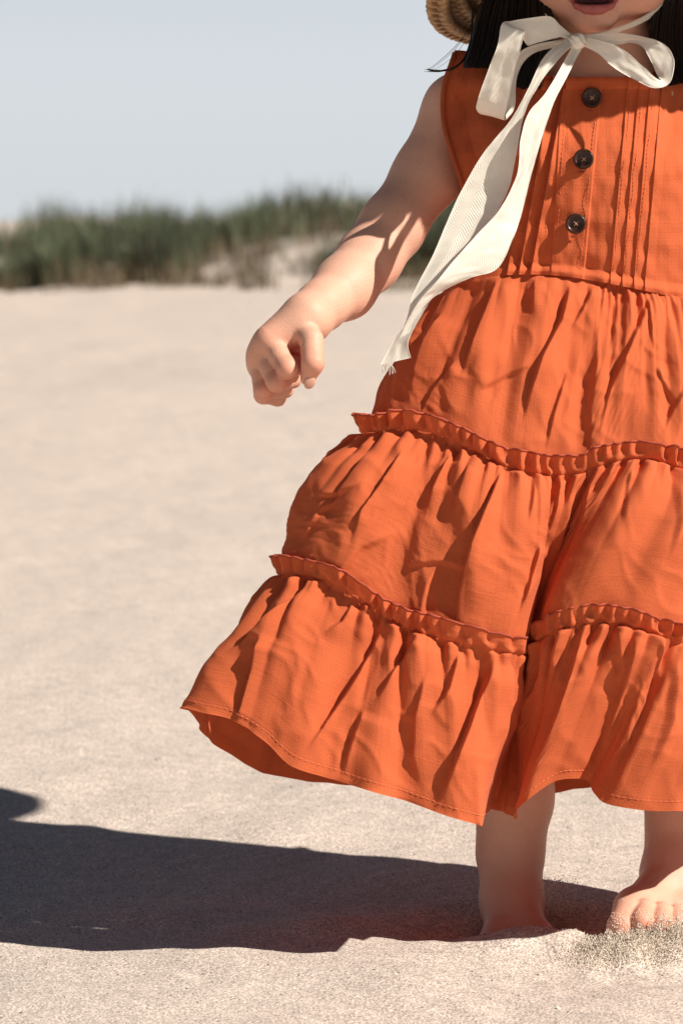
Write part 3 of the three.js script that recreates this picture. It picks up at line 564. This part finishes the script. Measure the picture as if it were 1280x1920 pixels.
function stitches(points, normals, len, gap, rad) {   // dashes along a line
  const base = new THREE.CapsuleGeometry(rad, len, 2, 5), list = [], up = V(0, 1, 0), q = new THREE.Quaternion(); let s = 0, next = 0;
  for (let i = 0; i + 1 < points.length; i++) {
    const d = points[i].distanceTo(points[i + 1]); s += d;
    if (s >= next) { const t = points[i + 1].clone().sub(points[i]).normalize(), g = base.clone(); g.applyQuaternion(q.setFromUnitVectors(up, t)); const p = points[i].clone().addScaledVector(normals[i], rad * 0.35); g.translate(p.x, p.y, p.z); list.push(g); next = s + len + gap; }
  }
  return mergeGeometries(list);
}
function rowLine(T, j) {   // a row of the tier and its normals
  const nor = T.geometry.attributes.normal, pts = [], ns = [];
  for (let i = 0; i < T.N; i++) { const k = j * T.N + i; pts.push(V(T.P[k * 3], T.P[k * 3 + 1], T.P[k * 3 + 2])); const n = V(nor.getX(k), nor.getY(k), nor.getZ(k)); if (n.dot(T.outs[i]) < 0) n.negate(); ns.push(n); }
  return [pts, ns];
}
const T1 = tier({ top: waistRing, bottom: seamA, seed: 1.5, N: 900, M: 90, excess: 1.03, folds: folds1, frill: 0, bulge: 0.006, pinch: 0.8, lambda: 0.015, amp: 0.0014, iterations: 110, drop: 1.03 });
const T2 = tier({ top: seamA, bottom: seamB, seed: 12.5, N: 1050, M: 90, excess: 1.035, folds: folds2, frill: 0.0145, bulge: 0.019, lambda: 0.0145, amp: 0.0026, iterations: 110, drop: 1.05 });
const T3 = tier({ top: seamB, bottom: hemRing, seed: 23.5, N: 1150, M: 90, excess: 1.0, folds: folds3, frill: 0.0145, bulge: 0.007, lambda: 0.0155, amp: 0.0030, iterations: 110, drop: 1.02, hemFree: true });
const hemPts = rowLine(T3, 85);
const skirtParts = [T1, T2, T3].map((T, i) => {
  const m = part('skirt_tier', mergeGeometries([T.geometry, ...T.lips]), clothMat);
  if (T.ruffle) { part('ruffle', T.ruffle, clothMat, m); part('overlock_edge', T.edge, threadMat, m); }
  return m;
});
part('hem_stitching', stitches(...hemPts, 0.0022, 0.0016, 0.00035), stitchMat, skirtParts[2]);

// ---- bodice
const edgeL = [[832, 548], [852, 480], [868, 420], [866, 360], [846, 292], [830, 205], [832, 130], [852, 94]], edgeR = [[1400, 565], [1392, 480], [1376, 420], [1378, 360], [1394, 292], [1408, 205], [1404, 130], [1386, 94]];
function bodicePoint(s, t, back) {    // s -1..1 across, t 0..1 from waist to top
  const eL = catmull(edgeL, t * 7), eR = catmull(edgeR, t * 7);
  const a = Math.abs(s), neck = sstep(0.50, 0.36, a);
  const topY = back ? 118 : 140 + 6 * (1 - (a / 0.4) ** 2);
  const yTop = lerp(94 + 14 * sstep(1, 0.6, a), topY, neck);
  const wy = (() => { const k = (s + 1) / 2; return catmull([[548], [522], [515], [517], [527], [541], [555], [562], [565]], k * 8)[0]; })();
  const ex = lerp(eL[0], eR[0], (s + 1) / 2), ey = lerp(wy, yTop, t);
  const open = sstep(0.36, 0.46, t); const prof = Math.max(0.56 * open, Math.pow(Math.max(0, 1 - Math.pow(a, 2.6)), 0.55));
  const B = lerp(0.085, 0.094, Math.sin(Math.PI * clamp(t * 0.9 + 0.1)) );
  const shoulder = sstep(0.55, 1.0, t);
  const roll = Math.sqrt(Math.max(0, 1 - Math.pow(clamp((t - 0.80) / 0.2), 2)));
  let D = B * prof * lerp((1 - 0.45 * sstep(0.5, 0.85, t)) * (0.06 + 0.94 * roll), 1 - shoulder * (back ? 0.45 : 0.28), neck);
  return { px: ex, py: ey, d: 2.428 + (back ? 0.68 : -1) * (D + 0.004) };
}
const sOf = (px, t) => { const eL = catmull(edgeL, t * 7)[0], eR = catmull(edgeR, t * 7)[0]; return (px - eL) / (eR - eL) * 2 - 1; };
// placket line and tucks, in photograph pixels at the neck and the waist
const tucks = [[1012, 948, -1], [1034, 970, -1], [1058, 992, -1], [1176, 1143, 1], [1197, 1165, 1], [1218, 1187, 1], [1240, 1208, 1]];
function tuckRelief(px, py) {
  const k = clamp((py - 150) / 370); let h = 0;
  const pl = lerp(1052, 1030, k), pr = lerp(1128, 1094, k);
  h += 0.0016 * sstep(pl - 1, pl + 2, px) * sstep(pr + 1, pr - 2, px);
  for (const [x0, x1, dir] of tucks) { const c = lerp(x0, x1, k) + 1.0 * noise(py * 0.010, x0); const u = (px - c) * (dir < 0 ? 1 : 1); const deep = dir < 0 ? 0.0052 : 0.0020, w = dir < 0 ? 19 : 17; if (u > -1.2 && u < w) h += deep * sstep(-1.2, 0.6, u) * (1 - u / w); }
  return h;
}
{
  const build = back => {
    const nu = back ? 90 : 620, nv = back ? 60 : 150, P = new Float32Array(nu * nv * 3), uv = new Float32Array(nu * nv * 2);
    for (let j = 0; j < nv; j++) for (let i = 0; i < nu; i++) {
      const s = (i / (nu - 1)) * 2 - 1, t = j / (nv - 1), q = bodicePoint(s, t, back); let d = q.d;
      if (!back) {
        const fade = sstep(1.0, 0.9, Math.abs(s));
        d -= tuckRelief(q.px, q.py) * fade;
        d -= fade * (0.0022 * noise(q.px * 0.018, q.py * 0.02, 1) + 0.0012 * noise(q.px * 0.05, q.py * 0.03, 7) + 0.0020 * noise(q.px * 0.035, 3) * sstep(0.16, 0, t));
        d -= 0.0060 * sstep(0.06, 0.015, t);
      }
      const p = W(q.px, q.py, d), o = j * nu + i; P.set([p.x, p.y, p.z], o * 3); uv.set([p.x, p.y], o * 2);
    }
    return gridGeometry(P, uv, nu, nv);
  };
  const front = build(false), backG = build(true);
  const bodice = part('bodice', mergeGeometries([front, backG]), clothMat);
  // neck band and waist piping
  const surf = (px, py) => { // point on the front of the bodice
    let t = 0.5; for (let k = 0; k < 14; k++) { const q = bodicePoint(sOf(px, t), t, false); t = clamp(t + (q.py - py) / 420); }
    const q = bodicePoint(sOf(px, t), t, false); return W(px, py, q.d - tuckRelief(px, py) - 0.0006);
  };
  const band = []; { const nu = 120, nv = 6, P = new Float32Array(nu * nv * 3), uv = new Float32Array(nu * nv * 2);
    for (let j = 0; j < nv; j++) for (let i = 0; i < nu; i++) { const px = lerp(998, 1258, i / (nu - 1)), q = surf(px, 150), e = W(px, 148 + 24 * (1 - j / (nv - 1)) - 4 * Math.sin(Math.PI * (i / (nu - 1))), -q.z - 0.0026 - (j === 0 || j === nv - 1 ? -0.002 : 0)); P.set([e.x, e.y, e.z], (j * nu + i) * 3); uv.set([e.x, e.y], (j * nu + i) * 2); }
    part('neck_band', gridGeometry(P, uv, nu, nv), clothMat, bodice); }
  const arm = []; for (let i = 0; i <= 60; i++) { const t = lerp(0.40, 0.985, i / 60), q = bodicePoint(-1, t, false); const p = W(q.px + 1, q.py, q.d - 0.0015); arm.push(p); }
  part('armhole_edge', tubeGeometry(arm, 0.0022, 8), clothMat, bodice);
  const armS = [], armN = []; for (let i = 0; i <= 120; i++) { const t = lerp(0.40, 0.97, i / 120), q = bodicePoint(-0.90, t, false); armS.push(W(q.px, q.py, q.d - 0.001)); armN.push(V(-0.3, 0, 1)); }
  part('seam_stitching', stitches(armS, armN, 0.0022, 0.0014, 0.0003), stitchMat, bodice);
  // stitched lines beside placket and tucks
  const lines = [[1060, 1040], [1120, 1086], [1182, 1149], [1203, 1171], [1224, 1193]];
  for (const [x0, x1] of lines) { const pts = [], ns = []; for (let i = 0; i <= 200; i++) { const k = i / 200, py = lerp(178, 512, k); pts.push(surf(lerp(x0, x1, k), py)); ns.push(V(0, 0, 1)); } part('seam_stitching', stitches(pts, ns, 0.0020, 0.0014, 0.00030), stitchMat, bodice); }
  // buttons
  const r = rng(5), btex = dataTexture(64, 64, (i, j) => { const v = 0.62 + 0.5 * noise(i * 0.28, j * 0.07, 2) + (noise(i * 0.5, j * 0.09, 6) > 0.32 ? 1.6 : 0); return [v, v * 0.95, v * 0.9]; });
  const bm = new THREE.MeshPhysicalMaterial({ color: lin(0.070, 0.026, 0.014), map: btex, roughness: 0.36, specularIntensity: 0.6, clearcoat: 0.15, clearcoatRoughness: 0.25 });
  const prof = [[0, 0.0012], [0.0052, 0.0012], [0.0058, 0.0022], [0.0070, 0.0030], [0.0078, 0.0026], [0.0083, 0.0014], [0.0078, 0.0], [0, 0]].map(p => new THREE.Vector2(...p));
  for (const [x, y] of [[1108.6, 183.6], [1093, 298.6], [1078.5, 419.7]]) {
    const q = surf(x, y), g = new THREE.LatheGeometry(prof, 40); g.rotateX(Math.PI / 2); g.rotateZ(r() * 3); g.rotateX(-0.06); g.rotateY(-0.18); g.translate(q.x, q.y, q.z + 0.0018);
    const b = part('button', g, bm, bodice);
    const th = [[-1, 1, 1, -1], [-1, -1, 1, 1]].map(([a, c, e, f]) => tubeGeometry([V(q.x + a * 0.0016, q.y + c * 0.0016, q.z + 0.0030), V(q.x, q.y, q.z + 0.0038), V(q.x + e * 0.0016, q.y + f * 0.0016, q.z + 0.0030)], 0.0004, 5));
    part('thread', mergeGeometries(th), tanThread, b);
    const bh = []; for (let i = 0; i <= 12; i++) bh.push(surf(x - 5 + i * 0.9 - 4, y + 24)); part('buttonhole', tubeGeometry(bh, 0.0006, 5), threadMat, bodice);
  }
}

// ------------------------------------------------------------------ hat, ribbon
const strawM = (() => { const r = rng(77), t = dataTexture(8, 256, (i, j) => { const v = 0.72 + 0.3 * noise(j * 0.11, i * 0.3) + 0.2 * (r() - 0.5); return [v, v * 0.93, v * 0.83]; }); t.repeat.set(1, 12); return new THREE.MeshPhysicalMaterial({ color: lin(0.58, 0.37, 0.20), map: t, roughness: 0.5, specularIntensity: 0.5 }); })();
{
  // profile of the hat: distance from its axis and height, crown to brim edge
  const H = V(0.268, 0.808, -2.425), tilt = new THREE.Euler(-0.34, 0, 0.03), M = new THREE.Matrix4().compose(H, new THREE.Quaternion().setFromEuler(tilt), V(1, 1, 1));
  const prof = t => { if (t < 0.5) { const a = t * 2 * 1.5708; return [0.092 * Math.pow(Math.sin(a), 0.75), 0.016 + 0.150 * Math.pow(Math.cos(a), 0.8)]; } const q = (t - 0.5) * 2; return [lerp(0.093, 0.190, q), 0.014 - 0.030 * q * q]; };
  const wob = (a, rr) => (-0.022 * Math.cos(a) ** 2 - 0.020 * gauss(a - 2.15, 0.5) + 0.004 * Math.sin(3 * a + 0.6) + 0.003 * Math.sin(5 * a + 1)) * sstep(0.09, 0.20, rr);
  const shift = rr => -0.046 * (1 - sstep(0.09, 0.18, rr));   // the crown sits on the head, the brim reaches further to one side
  const base = []; for (let i = 0; i <= 40; i++) { const [a, b] = prof(i / 40); base.push(new THREE.Vector2(Math.max(0.0005, a), b)); }
  const lath = new THREE.LatheGeometry(base, 96); { const p = lath.attributes.position; for (let i = 0; i < p.count; i++) { const a = Math.atan2(p.getZ(i), p.getX(i)), rr = Math.hypot(p.getX(i), p.getZ(i)); p.setXYZ(i, p.getX(i) + shift(rr), p.getY(i) + wob(a, rr) - 0.001, p.getZ(i)); } lath.computeVertexNormals(); }
  lath.applyMatrix4(M);
  const under = new THREE.MeshStandardMaterial({ color: lin(0.30, 0.18, 0.09), roughness: 0.8, side: THREE.DoubleSide });
  const hat = part('straw_hat', lath, under);
  const list = [];
  for (let k = 0; k < 15; k++) {
    const t = k < 8 ? 0.06 + k * 0.058 : 0.55 + (k - 8) * 0.0745; const [R, Y] = prof(Math.min(1, t)); const n = Math.max(6, Math.round(6.283 * R / 0.034));
    for (let s = 0; s < 3; s++) {
      const pts = [], L = n * 10;
      for (let i = 0; i < L; i++) { const a = i / L * 6.2832, ph = n * a + s * 2.0944 + k; const rr = R + 0.0066 * Math.sin(ph); const y = Y + wob(a, R) + 0.0018 * Math.sin(2 * ph) + (k < 8 ? 0.002 : 0); pts.push(V(Math.cos(a) * rr + shift(R), y, Math.sin(a) * rr).applyMatrix4(M)); }
      list.push(tubeGeometry(pts, 0.0043, 6, true, 0.6));
    }
  }
  part('straw_braid', mergeGeometries(list), strawM, hat);
}
const tapeMat = (() => {
  const n = 256, r = rng(9), f = (i, j) => { const z = Math.abs(((i + 32) % 128) - 64), q = (j + z) % 12; return (q < 6 ? 0.72 : 0.30) + 0.2 * (r() - 0.5); };
  const bump = dataTexture(n, 240, (i, j) => { const v = f(i, j); return [v, v, v]; }), map = dataTexture(n, 240, (i, j) => { const v = 0.86 + 0.14 * f(i, j); return [v, v, v * 0.985]; });
  for (const t of [map, bump]) t.repeat.set(1 / 0.033, 1 / 0.046);
  return new THREE.MeshPhysicalMaterial({ color: lin(0.98, 0.90, 0.77), map, bumpMap: bump, bumpScale: 0.0003, roughness: 0.85, sheen: 0.2, side: THREE.DoubleSide });
})();
function ribbon(list, seed = 1, rip = 0.0006) {   // list of [ax, ay, ad, bx, by, bd]
  const e = list.map(l => { const a = W(l[0], l[1], l[2]), b = W(l[3], l[4], l[5]); return [a.x, a.y, a.z, b.x, b.y, b.z]; });
  const nv = (list.length - 1) * 14 + 1, nu = 15, top = [], len = [0], C = [];
  for (let j = 0; j < nv; j++) { const q = catmull(e, Math.min(list.length - 1 - 1e-6, j / 14)); C.push(q); if (j) len.push(len[j - 1] + Math.hypot((q[0] + q[3] - C[j - 1][0] - C[j - 1][3]) / 2, (q[1] + q[4] - C[j - 1][1] - C[j - 1][4]) / 2, (q[2] + q[5] - C[j - 1][2] - C[j - 1][5]) / 2)); }
  const P = new Float32Array(nu * nv * 3), uv = new Float32Array(nu * nv * 2);
  for (let j = 0; j < nv; j++) for (let i = 0; i < nu; i++) { const t = i / (nu - 1), q = C[j], o = j * nu + i, w = rip * (noise(len[j] * 40, t * 1.6, seed) + 0.5 * noise(len[j] * 120, t * 4, seed + 3)) * 1.6; P.set([lerp(q[0], q[3], t) + w * 0.3, lerp(q[1], q[4], t), lerp(q[2], q[5], t) + w], o * 3); uv.set([t * 0.033, len[j]], o * 2); }
  const g = gridGeometry(P, uv, nu, nv), nor = g.attributes.normal, half = 0.00035;
  // thickness: two faces and the selvedges
  const P2 = new Float32Array(nu * nv * 6), uv2 = new Float32Array(nu * nv * 4), idx = [...g.index.array], n0 = nu * nv;
  for (let o = 0; o < n0; o++) for (let c = 0; c < 3; c++) { const nn = nor.array[o * 3 + c]; P2[o * 3 + c] = P[o * 3 + c] + nn * half; P2[(n0 + o) * 3 + c] = P[o * 3 + c] - nn * half; }
  uv2.set(uv, 0); uv2.set(uv, n0 * 2);
  for (let k = 0; k < g.index.count; k += 3) idx.push(n0 + g.index.array[k], n0 + g.index.array[k + 2], n0 + g.index.array[k + 1]);
  const strip = (a, b) => idx.push(a, b, n0 + a, b, n0 + b, n0 + a);
  for (let j = 0; j + 1 < nv; j++) { strip(j * nu, (j + 1) * nu); strip((j + 1) * nu + nu - 1, j * nu + nu - 1); }
  for (let i = 0; i + 1 < nu; i++) { strip(i + 1, i); strip((nv - 1) * nu + i, (nv - 1) * nu + i + 1); }
  const G = new THREE.BufferGeometry(); G.setAttribute('position', new THREE.BufferAttribute(P2, 3)); G.setAttribute('uv', new THREE.BufferAttribute(uv2, 2)); G.setIndex(idx); G.computeVertexNormals();
  return G;
}
{
  const kn = new THREE.SphereGeometry(1, 40, 28); { const p = kn.attributes.position; for (let i = 0; i < p.count; i++) { const x = p.getX(i), y = p.getY(i), z = p.getZ(i); const f = 1 + 0.10 * Math.sin(x * 9 + y * 4) * (1 - y * y) + 0.06 * noise(x * 3, y * 3, z * 3); p.setXYZ(i, Math.sign(x) * Math.pow(Math.abs(x), 0.75) * f, Math.sign(y) * Math.pow(Math.abs(y), 0.7) * f, z * f); } kn.computeVertexNormals(); const u = kn.attributes.uv; for (let i = 0; i < u.count; i++) u.setXY(i, u.getX(i) * 0.06, u.getY(i) * 0.03); }
  kn.scale(0.0066, 0.0064, 0.0062); kn.rotateZ(0.35); const kc = W(1081, 78, 2.318); kn.translate(kc.x, kc.y, kc.z);
  const knot = part('ribbon_knot', kn, tapeMat);
  part('bow_loop', ribbon([[1072, 66, 2.322, 1074, 80, 2.322], [1050, 48, 2.317, 1052, 70, 2.318], [1030, 31, 2.314, 1040, 72, 2.316], [990, 34, 2.303, 1008, 80, 2.308], [956, 40, 2.298, 988, 84, 2.300], [940, 46, 2.289, 985, 58, 2.284], [932, 85, 2.286, 976, 88, 2.283], [915, 130, 2.291, 964, 132, 2.288], [897, 180, 2.296, 953, 185, 2.294], [893, 204, 2.303, 944, 222, 2.301], [905, 214, 2.314, 952, 220, 2.312], [920, 195, 2.323, 964, 200, 2.320], [938, 140, 2.328, 970, 140, 2.326], [985, 90, 2.328, 1000, 100, 2.328], [1068, 72, 2.326, 1070, 84, 2.326]], 1), tapeMat, knot);
  part('bow_loop', ribbon([[1088, 68, 2.321, 1088, 84, 2.321], [1125, 76, 2.308, 1120, 100, 2.311], [1162, 90, 2.302, 1150, 127, 2.303], [1200, 120, 2.296, 1192, 151, 2.296], [1229, 146, 2.292, 1225, 165, 2.290], [1238, 150, 2.297, 1252, 158, 2.291], [1232, 142, 2.305, 1262, 128, 2.297], [1218, 112, 2.312, 1260, 104, 2.304], [1203, 88, 2.318, 1243, 82, 2.310], [1180, 80, 2.324, 1205, 69, 2.318], [1155, 84, 2.327, 1150, 61, 2.325], [1090, 80, 2.326, 1090, 66, 2.326]], 2), tapeMat, knot);
  part('ribbon_tail', ribbon([[1062, 72, 2.321, 1080, 80, 2.321], [1020, 106, 2.307, 1052, 104, 2.307], [987, 171, 2.298, 1006, 165, 2.298], [955, 227, 2.293, 982, 215, 2.293], [905, 288, 2.293, 967, 290, 2.292], [862, 362, 2.293, 955, 347, 2.292], [833, 427, 2.291, 930, 400, 2.288], [809, 483, 2.286, 890, 455, 2.283], [775, 550, 2.281, 835, 520, 2.278], [760, 605, 2.276, 790, 590, 2.273], [738, 638, 2.276, 765, 640, 2.268], [713, 684, 2.271, 770, 671, 2.266]], 3), tapeMat, knot);
  part('ribbon_tail', ribbon([[1074, 84, 2.317, 1092, 88, 2.318], [1024, 171, 2.292, 1046, 175, 2.294], [991, 211, 2.285, 1030, 215, 2.286], [975, 260, 2.281, 1014, 262, 2.284], [969, 325, 2.279, 998, 318, 2.282], [935, 394, 2.275, 976, 406, 2.280], [894, 439, 2.271, 960, 450, 2.275], [853, 485, 2.266, 931, 504, 2.273], [820, 525, 2.262, 880, 521, 2.271], [790, 558, 2.262, 822, 550, 2.269], [768, 592, 2.262, 784, 587, 2.266], [748, 635, 2.262, 766, 624, 2.264]], 4), tapeMat, knot);
  part('chin_strap', ribbon([[1086, 66, 2.326, 1088, 74, 2.328], [1140, 57, 2.338, 1142, 65, 2.346], [1196, 36, 2.358, 1203, 42, 2.376], [1240, 6, 2.384, 1250, 10, 2.404], [1272, -40, 2.404, 1280, -36, 2.428], [1296, -150, 2.410, 1304, -150, 2.440]], 5, 0.0004), tapeMat, knot);
  part('chin_strap', ribbon([[1074, 66, 2.326, 1074, 74, 2.328], [1048, 50, 2.338, 1044, 58, 2.348], [1018, 22, 2.362, 1012, 26, 2.380], [996, -12, 2.386, 988, -10, 2.406], [982, -60, 2.402, 974, -58, 2.428], [962, -150, 2.410, 954, -150, 2.440]], 6, 0.0004), tapeMat, knot);
  const r = rng(3), fr = []; for (let i = 0; i < 10; i++) { const a = W(714 + r() * 22, 682 + r() * 3, 2.269), b = a.clone().add(V((r() - 0.4) * 0.006, -0.003 - r() * 0.005, (r() - 0.5) * 0.004)); fr.push(tubeGeometry([a, a.clone().lerp(b, 0.5).add(V((r() - 0.5) * 0.002, 0, 0)), b], 0.0003, 4)); }
  part('frayed_thread', mergeGeometries(fr), tapeMat, knot);
}
// ------------------------------------------------------------------ hair
{
  const r = rng(41), list = [];
  const strand = (pts, rad) => { const o = []; for (let i = 0; i <= 10; i++) { const q = catmull(pts, Math.min(pts.length - 1 - 1e-6, i / 10 * (pts.length - 1))); o.push(W(q[0], q[1], q[2])); } list.push(tubeGeometry(o, t => rad * (1 - 0.75 * t * t), 4)); };
  for (let i = 0; i < 2600; i++) {   // image left
    const t = r(), dd = r(), e = r() * r();
    const end = lerp(128, 168, sstep(0.35, 0.8, t)) - e * 26 + 4 * noise(t * 14, 2);
    const dx = 5 * noise(t * 9, dd * 3);
    strand([[lerp(965, 1010, t), -95, lerp(2.40, 2.47, dd)], [lerp(932, 1010, t), -50, lerp(2.375, 2.45, dd)], [lerp(902, 1032, t) + dx, 10, lerp(2.362, 2.42, dd)], [lerp(882, 1034, t) + dx, 80, lerp(2.350, 2.40, dd)], [lerp(870, 1012, t) + dx, end, lerp(2.345, 2.39, dd)]], 0.00075);
  }
  for (let i = 0; i < 2200; i++) {   // image right
    const t = r(), dd = r(), e = r() * r();
    const end = lerp(165, 140, t) - e * 26, dx = 5 * noise(t * 9, dd * 3 + 9);
    strand([[lerp(1250, 1300, t), -95, lerp(2.40, 2.47, dd)], [lerp(1248, 1325, t), -50, lerp(2.385, 2.45, dd)], [lerp(1226, 1350, t) + dx, 10, lerp(2.385, 2.42, dd)], [lerp(1216, 1360, t) + dx, 80, lerp(2.372, 2.41, dd)], [lerp(1236, 1365, t) + dx, end, lerp(2.362, 2.39, dd)]], 0.00075);
  }
  for (let i = 0; i < 900; i++) {    // back of the head under the hat
    const t = r(), a = lerp(0.1, 3.04, t), rr = 0.070 + 0.012 * r(), x = HC.x - Math.cos(a) * rr, z = HC.z - Math.sin(a) * rr * 1.15;
    const o = []; for (let k = 0; k <= 8; k++) { const v = k / 8; o.push(V(x + (x - HC.x) * 0.1 * v, lerp(HC.y - 0.02, 0.66 + 0.02 * r(), v), z + (z - HC.z) * 0.1 * v)); } list.push(tubeGeometry(o, q => 0.0016 * (1 - 0.7 * q * q), 4));
  }
  for (let i = 0; i < 26; i++) { const k = r(); strand([[888 - 4 * k, 20, 2.365], [880, 84 + 8 * k, 2.36], [862 - 6 * k, 118 + 8 * k, 2.352], [830, 131 + 3 * r(), 2.345], [792 + 30 * r(), 132 + 6 * (r() - 0.6), 2.34]], 0.00055); }
  for (let i = 0; i < 5; i++) { const k = r(); strand([[892, 20, 2.37], [880, 50 + 12 * k, 2.36], [850 + 10 * k, 88 + 14 * k, 2.35], [812 + 14 * k, 122 + 6 * k, 2.34], [800, 130, 2.34]], 0.00022); }
  part('hair', mergeGeometries(list), new THREE.MeshPhysicalMaterial({ color: lin(0.018, 0.013, 0.010), roughness: 0.34, specularIntensity: 0.7 }));
}

// ------------------------------------------------------------------ loose sand kicked up by the feet, shell bits
{
  const r = rng(63), shape = new THREE.IcosahedronGeometry(1, 0);
  const mat = new THREE.MeshStandardMaterial({ color: lin(1, 1, 1), roughness: 0.9 });
  const scatter = (name, label, n, pick) => {
    const im = new THREE.InstancedMesh(shape, mat, n); im.name = name; im.castShadow = im.receiveShadow = true; const m = new THREE.Matrix4(), q = new THREE.Quaternion(), e = new THREE.Euler(), c = new THREE.Color();
    for (let i = 0; i < n; i++) { const s = pick(); e.set((r() - 0.5) * s.spin, r() * 6.28, (r() - 0.5) * s.spin); q.setFromEuler(e); m.compose(s.p, q, s.s); im.setMatrixAt(i, m); c.setRGB(...s.c); im.setColorAt(i, c); }
    scene.add(im); tag(im, label, name === 'shell_fragments' ? 'shells' : 'sand', 'stuff');
  };
  const tint = () => { const g = 0.72 + 0.42 * r(), k = r() < 0.10 ? 0.5 : 1; return [0.86 * g * k, 0.76 * g * k, 0.63 * g * k]; };
  scatter('flying_sand', 'sand grains thrown up around the bare front foot', 30000, () => {
    for (;;) {
      const px = 1050 + 310 * r(), d = 2.195 + 0.085 * r(), x = (px - 640) / 5400 * d, fx = (px - 1225) / 130, fd = (d - 2.232) / 0.026;
      if (r() > Math.exp(-fx * fx * fx * fx - fd * fd)) continue;
      const k = Math.pow(r(), 5), top = (0.007 + 0.022 * sstep(1090, 1165, px) * Math.abs(noise(px * 0.05, 2)) + 0.012 * sstep(1210, 1290, px)) * Math.exp(-fd * fd * 0.7);
      const y = groundHeight(x, -d) + k * top - 0.0003; const g = 0.00026 + 0.00036 * r() * r();
      if (bodyField(x, y, -d) < 0.0002) continue;
      return { p: V(x, y, -d), s: V(g, g * (1 + 0.8 * r()), g), c: tint(), spin: 1.6 };
    }
  });
  scatter('clinging_sand', 'sand grains sliding off the buried rear foot', 3600, () => {
    const a = r() * 6.283, px = 1000 + 62 * (r() - 0.35), py = 1640 + 130 * Math.pow(r(), 0.6), d = 2.365 + 0.05 * r(); let p = W(px, py, d); p.x += (r() - 0.3) * 0.03; const gh = groundHeight(p.x, p.z); if (p.y < gh) p.y = gh + 0.012 * r() * r(); const g = 0.0003 + 0.00035 * r();
    return { p, s: V(g, g, g), c: tint(), spin: 3 };
  });
  scatter('toe_sand', 'fine sand stuck to the toes of the front foot', 5200, () => {
    for (;;) {
      const p = W(1140 + 190 * r(), 1690 + 75 * Math.pow(r(), 0.7), 2.232 + 0.06 * r()); let ok = false;
      for (let k = 0; k < 6; k++) { const d = bodyField(p.x, p.y, p.z); if (Math.abs(d) < 0.0003) { ok = true; break; } const e = 0.0008, gx = bodyField(p.x + e, p.y, p.z) - d, gy = bodyField(p.x, p.y + e, p.z) - d, gz = bodyField(p.x, p.y, p.z + e) - d, l = Math.hypot(gx, gy, gz) || 1; p.x -= gx / l * d; p.y -= gy / l * d; p.z -= gz / l * d; }
      const gh = groundHeight(p.x, p.z); if (!ok || p.y < gh || r() > Math.exp(-(p.y - gh) / 0.012)) continue;
      const g = 0.00025 + 0.0003 * r(); return { p, s: V(g, g, g), c: tint(), spin: 3 };
    }
  });
  scatter('loose_grains', 'coarse pale and dark grains lying on the sand surface', 16000, () => {
    const d = 1.9 + 1.8 * Math.pow(r(), 0.8), x = (r() * 1.5 - 0.72) * 0.30 * d, g = 0.0003 + 0.0006 * r() * r(), b = r(); const c = b < 0.45 ? [0.62, 0.55, 0.46] : b < 0.7 ? [0.34, 0.25, 0.17] : [0.07, 0.06, 0.055];
    return { p: V(x, groundHeight(x, -d) + g * 0.2, -d), s: V(g * (1 + r()), g * 0.6, g), c, spin: 1 };
  });
  scatter('shell_fragments', 'tiny white broken shell fragments scattered on the sand', 120, () => {
    const d = 1.95 + 1.9 * r(), x = (r() * 1.5 - 0.72) * 0.30 * d, g = 0.0009 + 0.0011 * r();
    return { p: V(x, groundHeight(x, -d) + 0.0006, -d), s: V(g * (1.2 + r()), g * 0.3, g * 0.8), c: [0.78, 0.72, 0.63], spin: 0.8 };
  });
}

renderer.render(scene, camera);
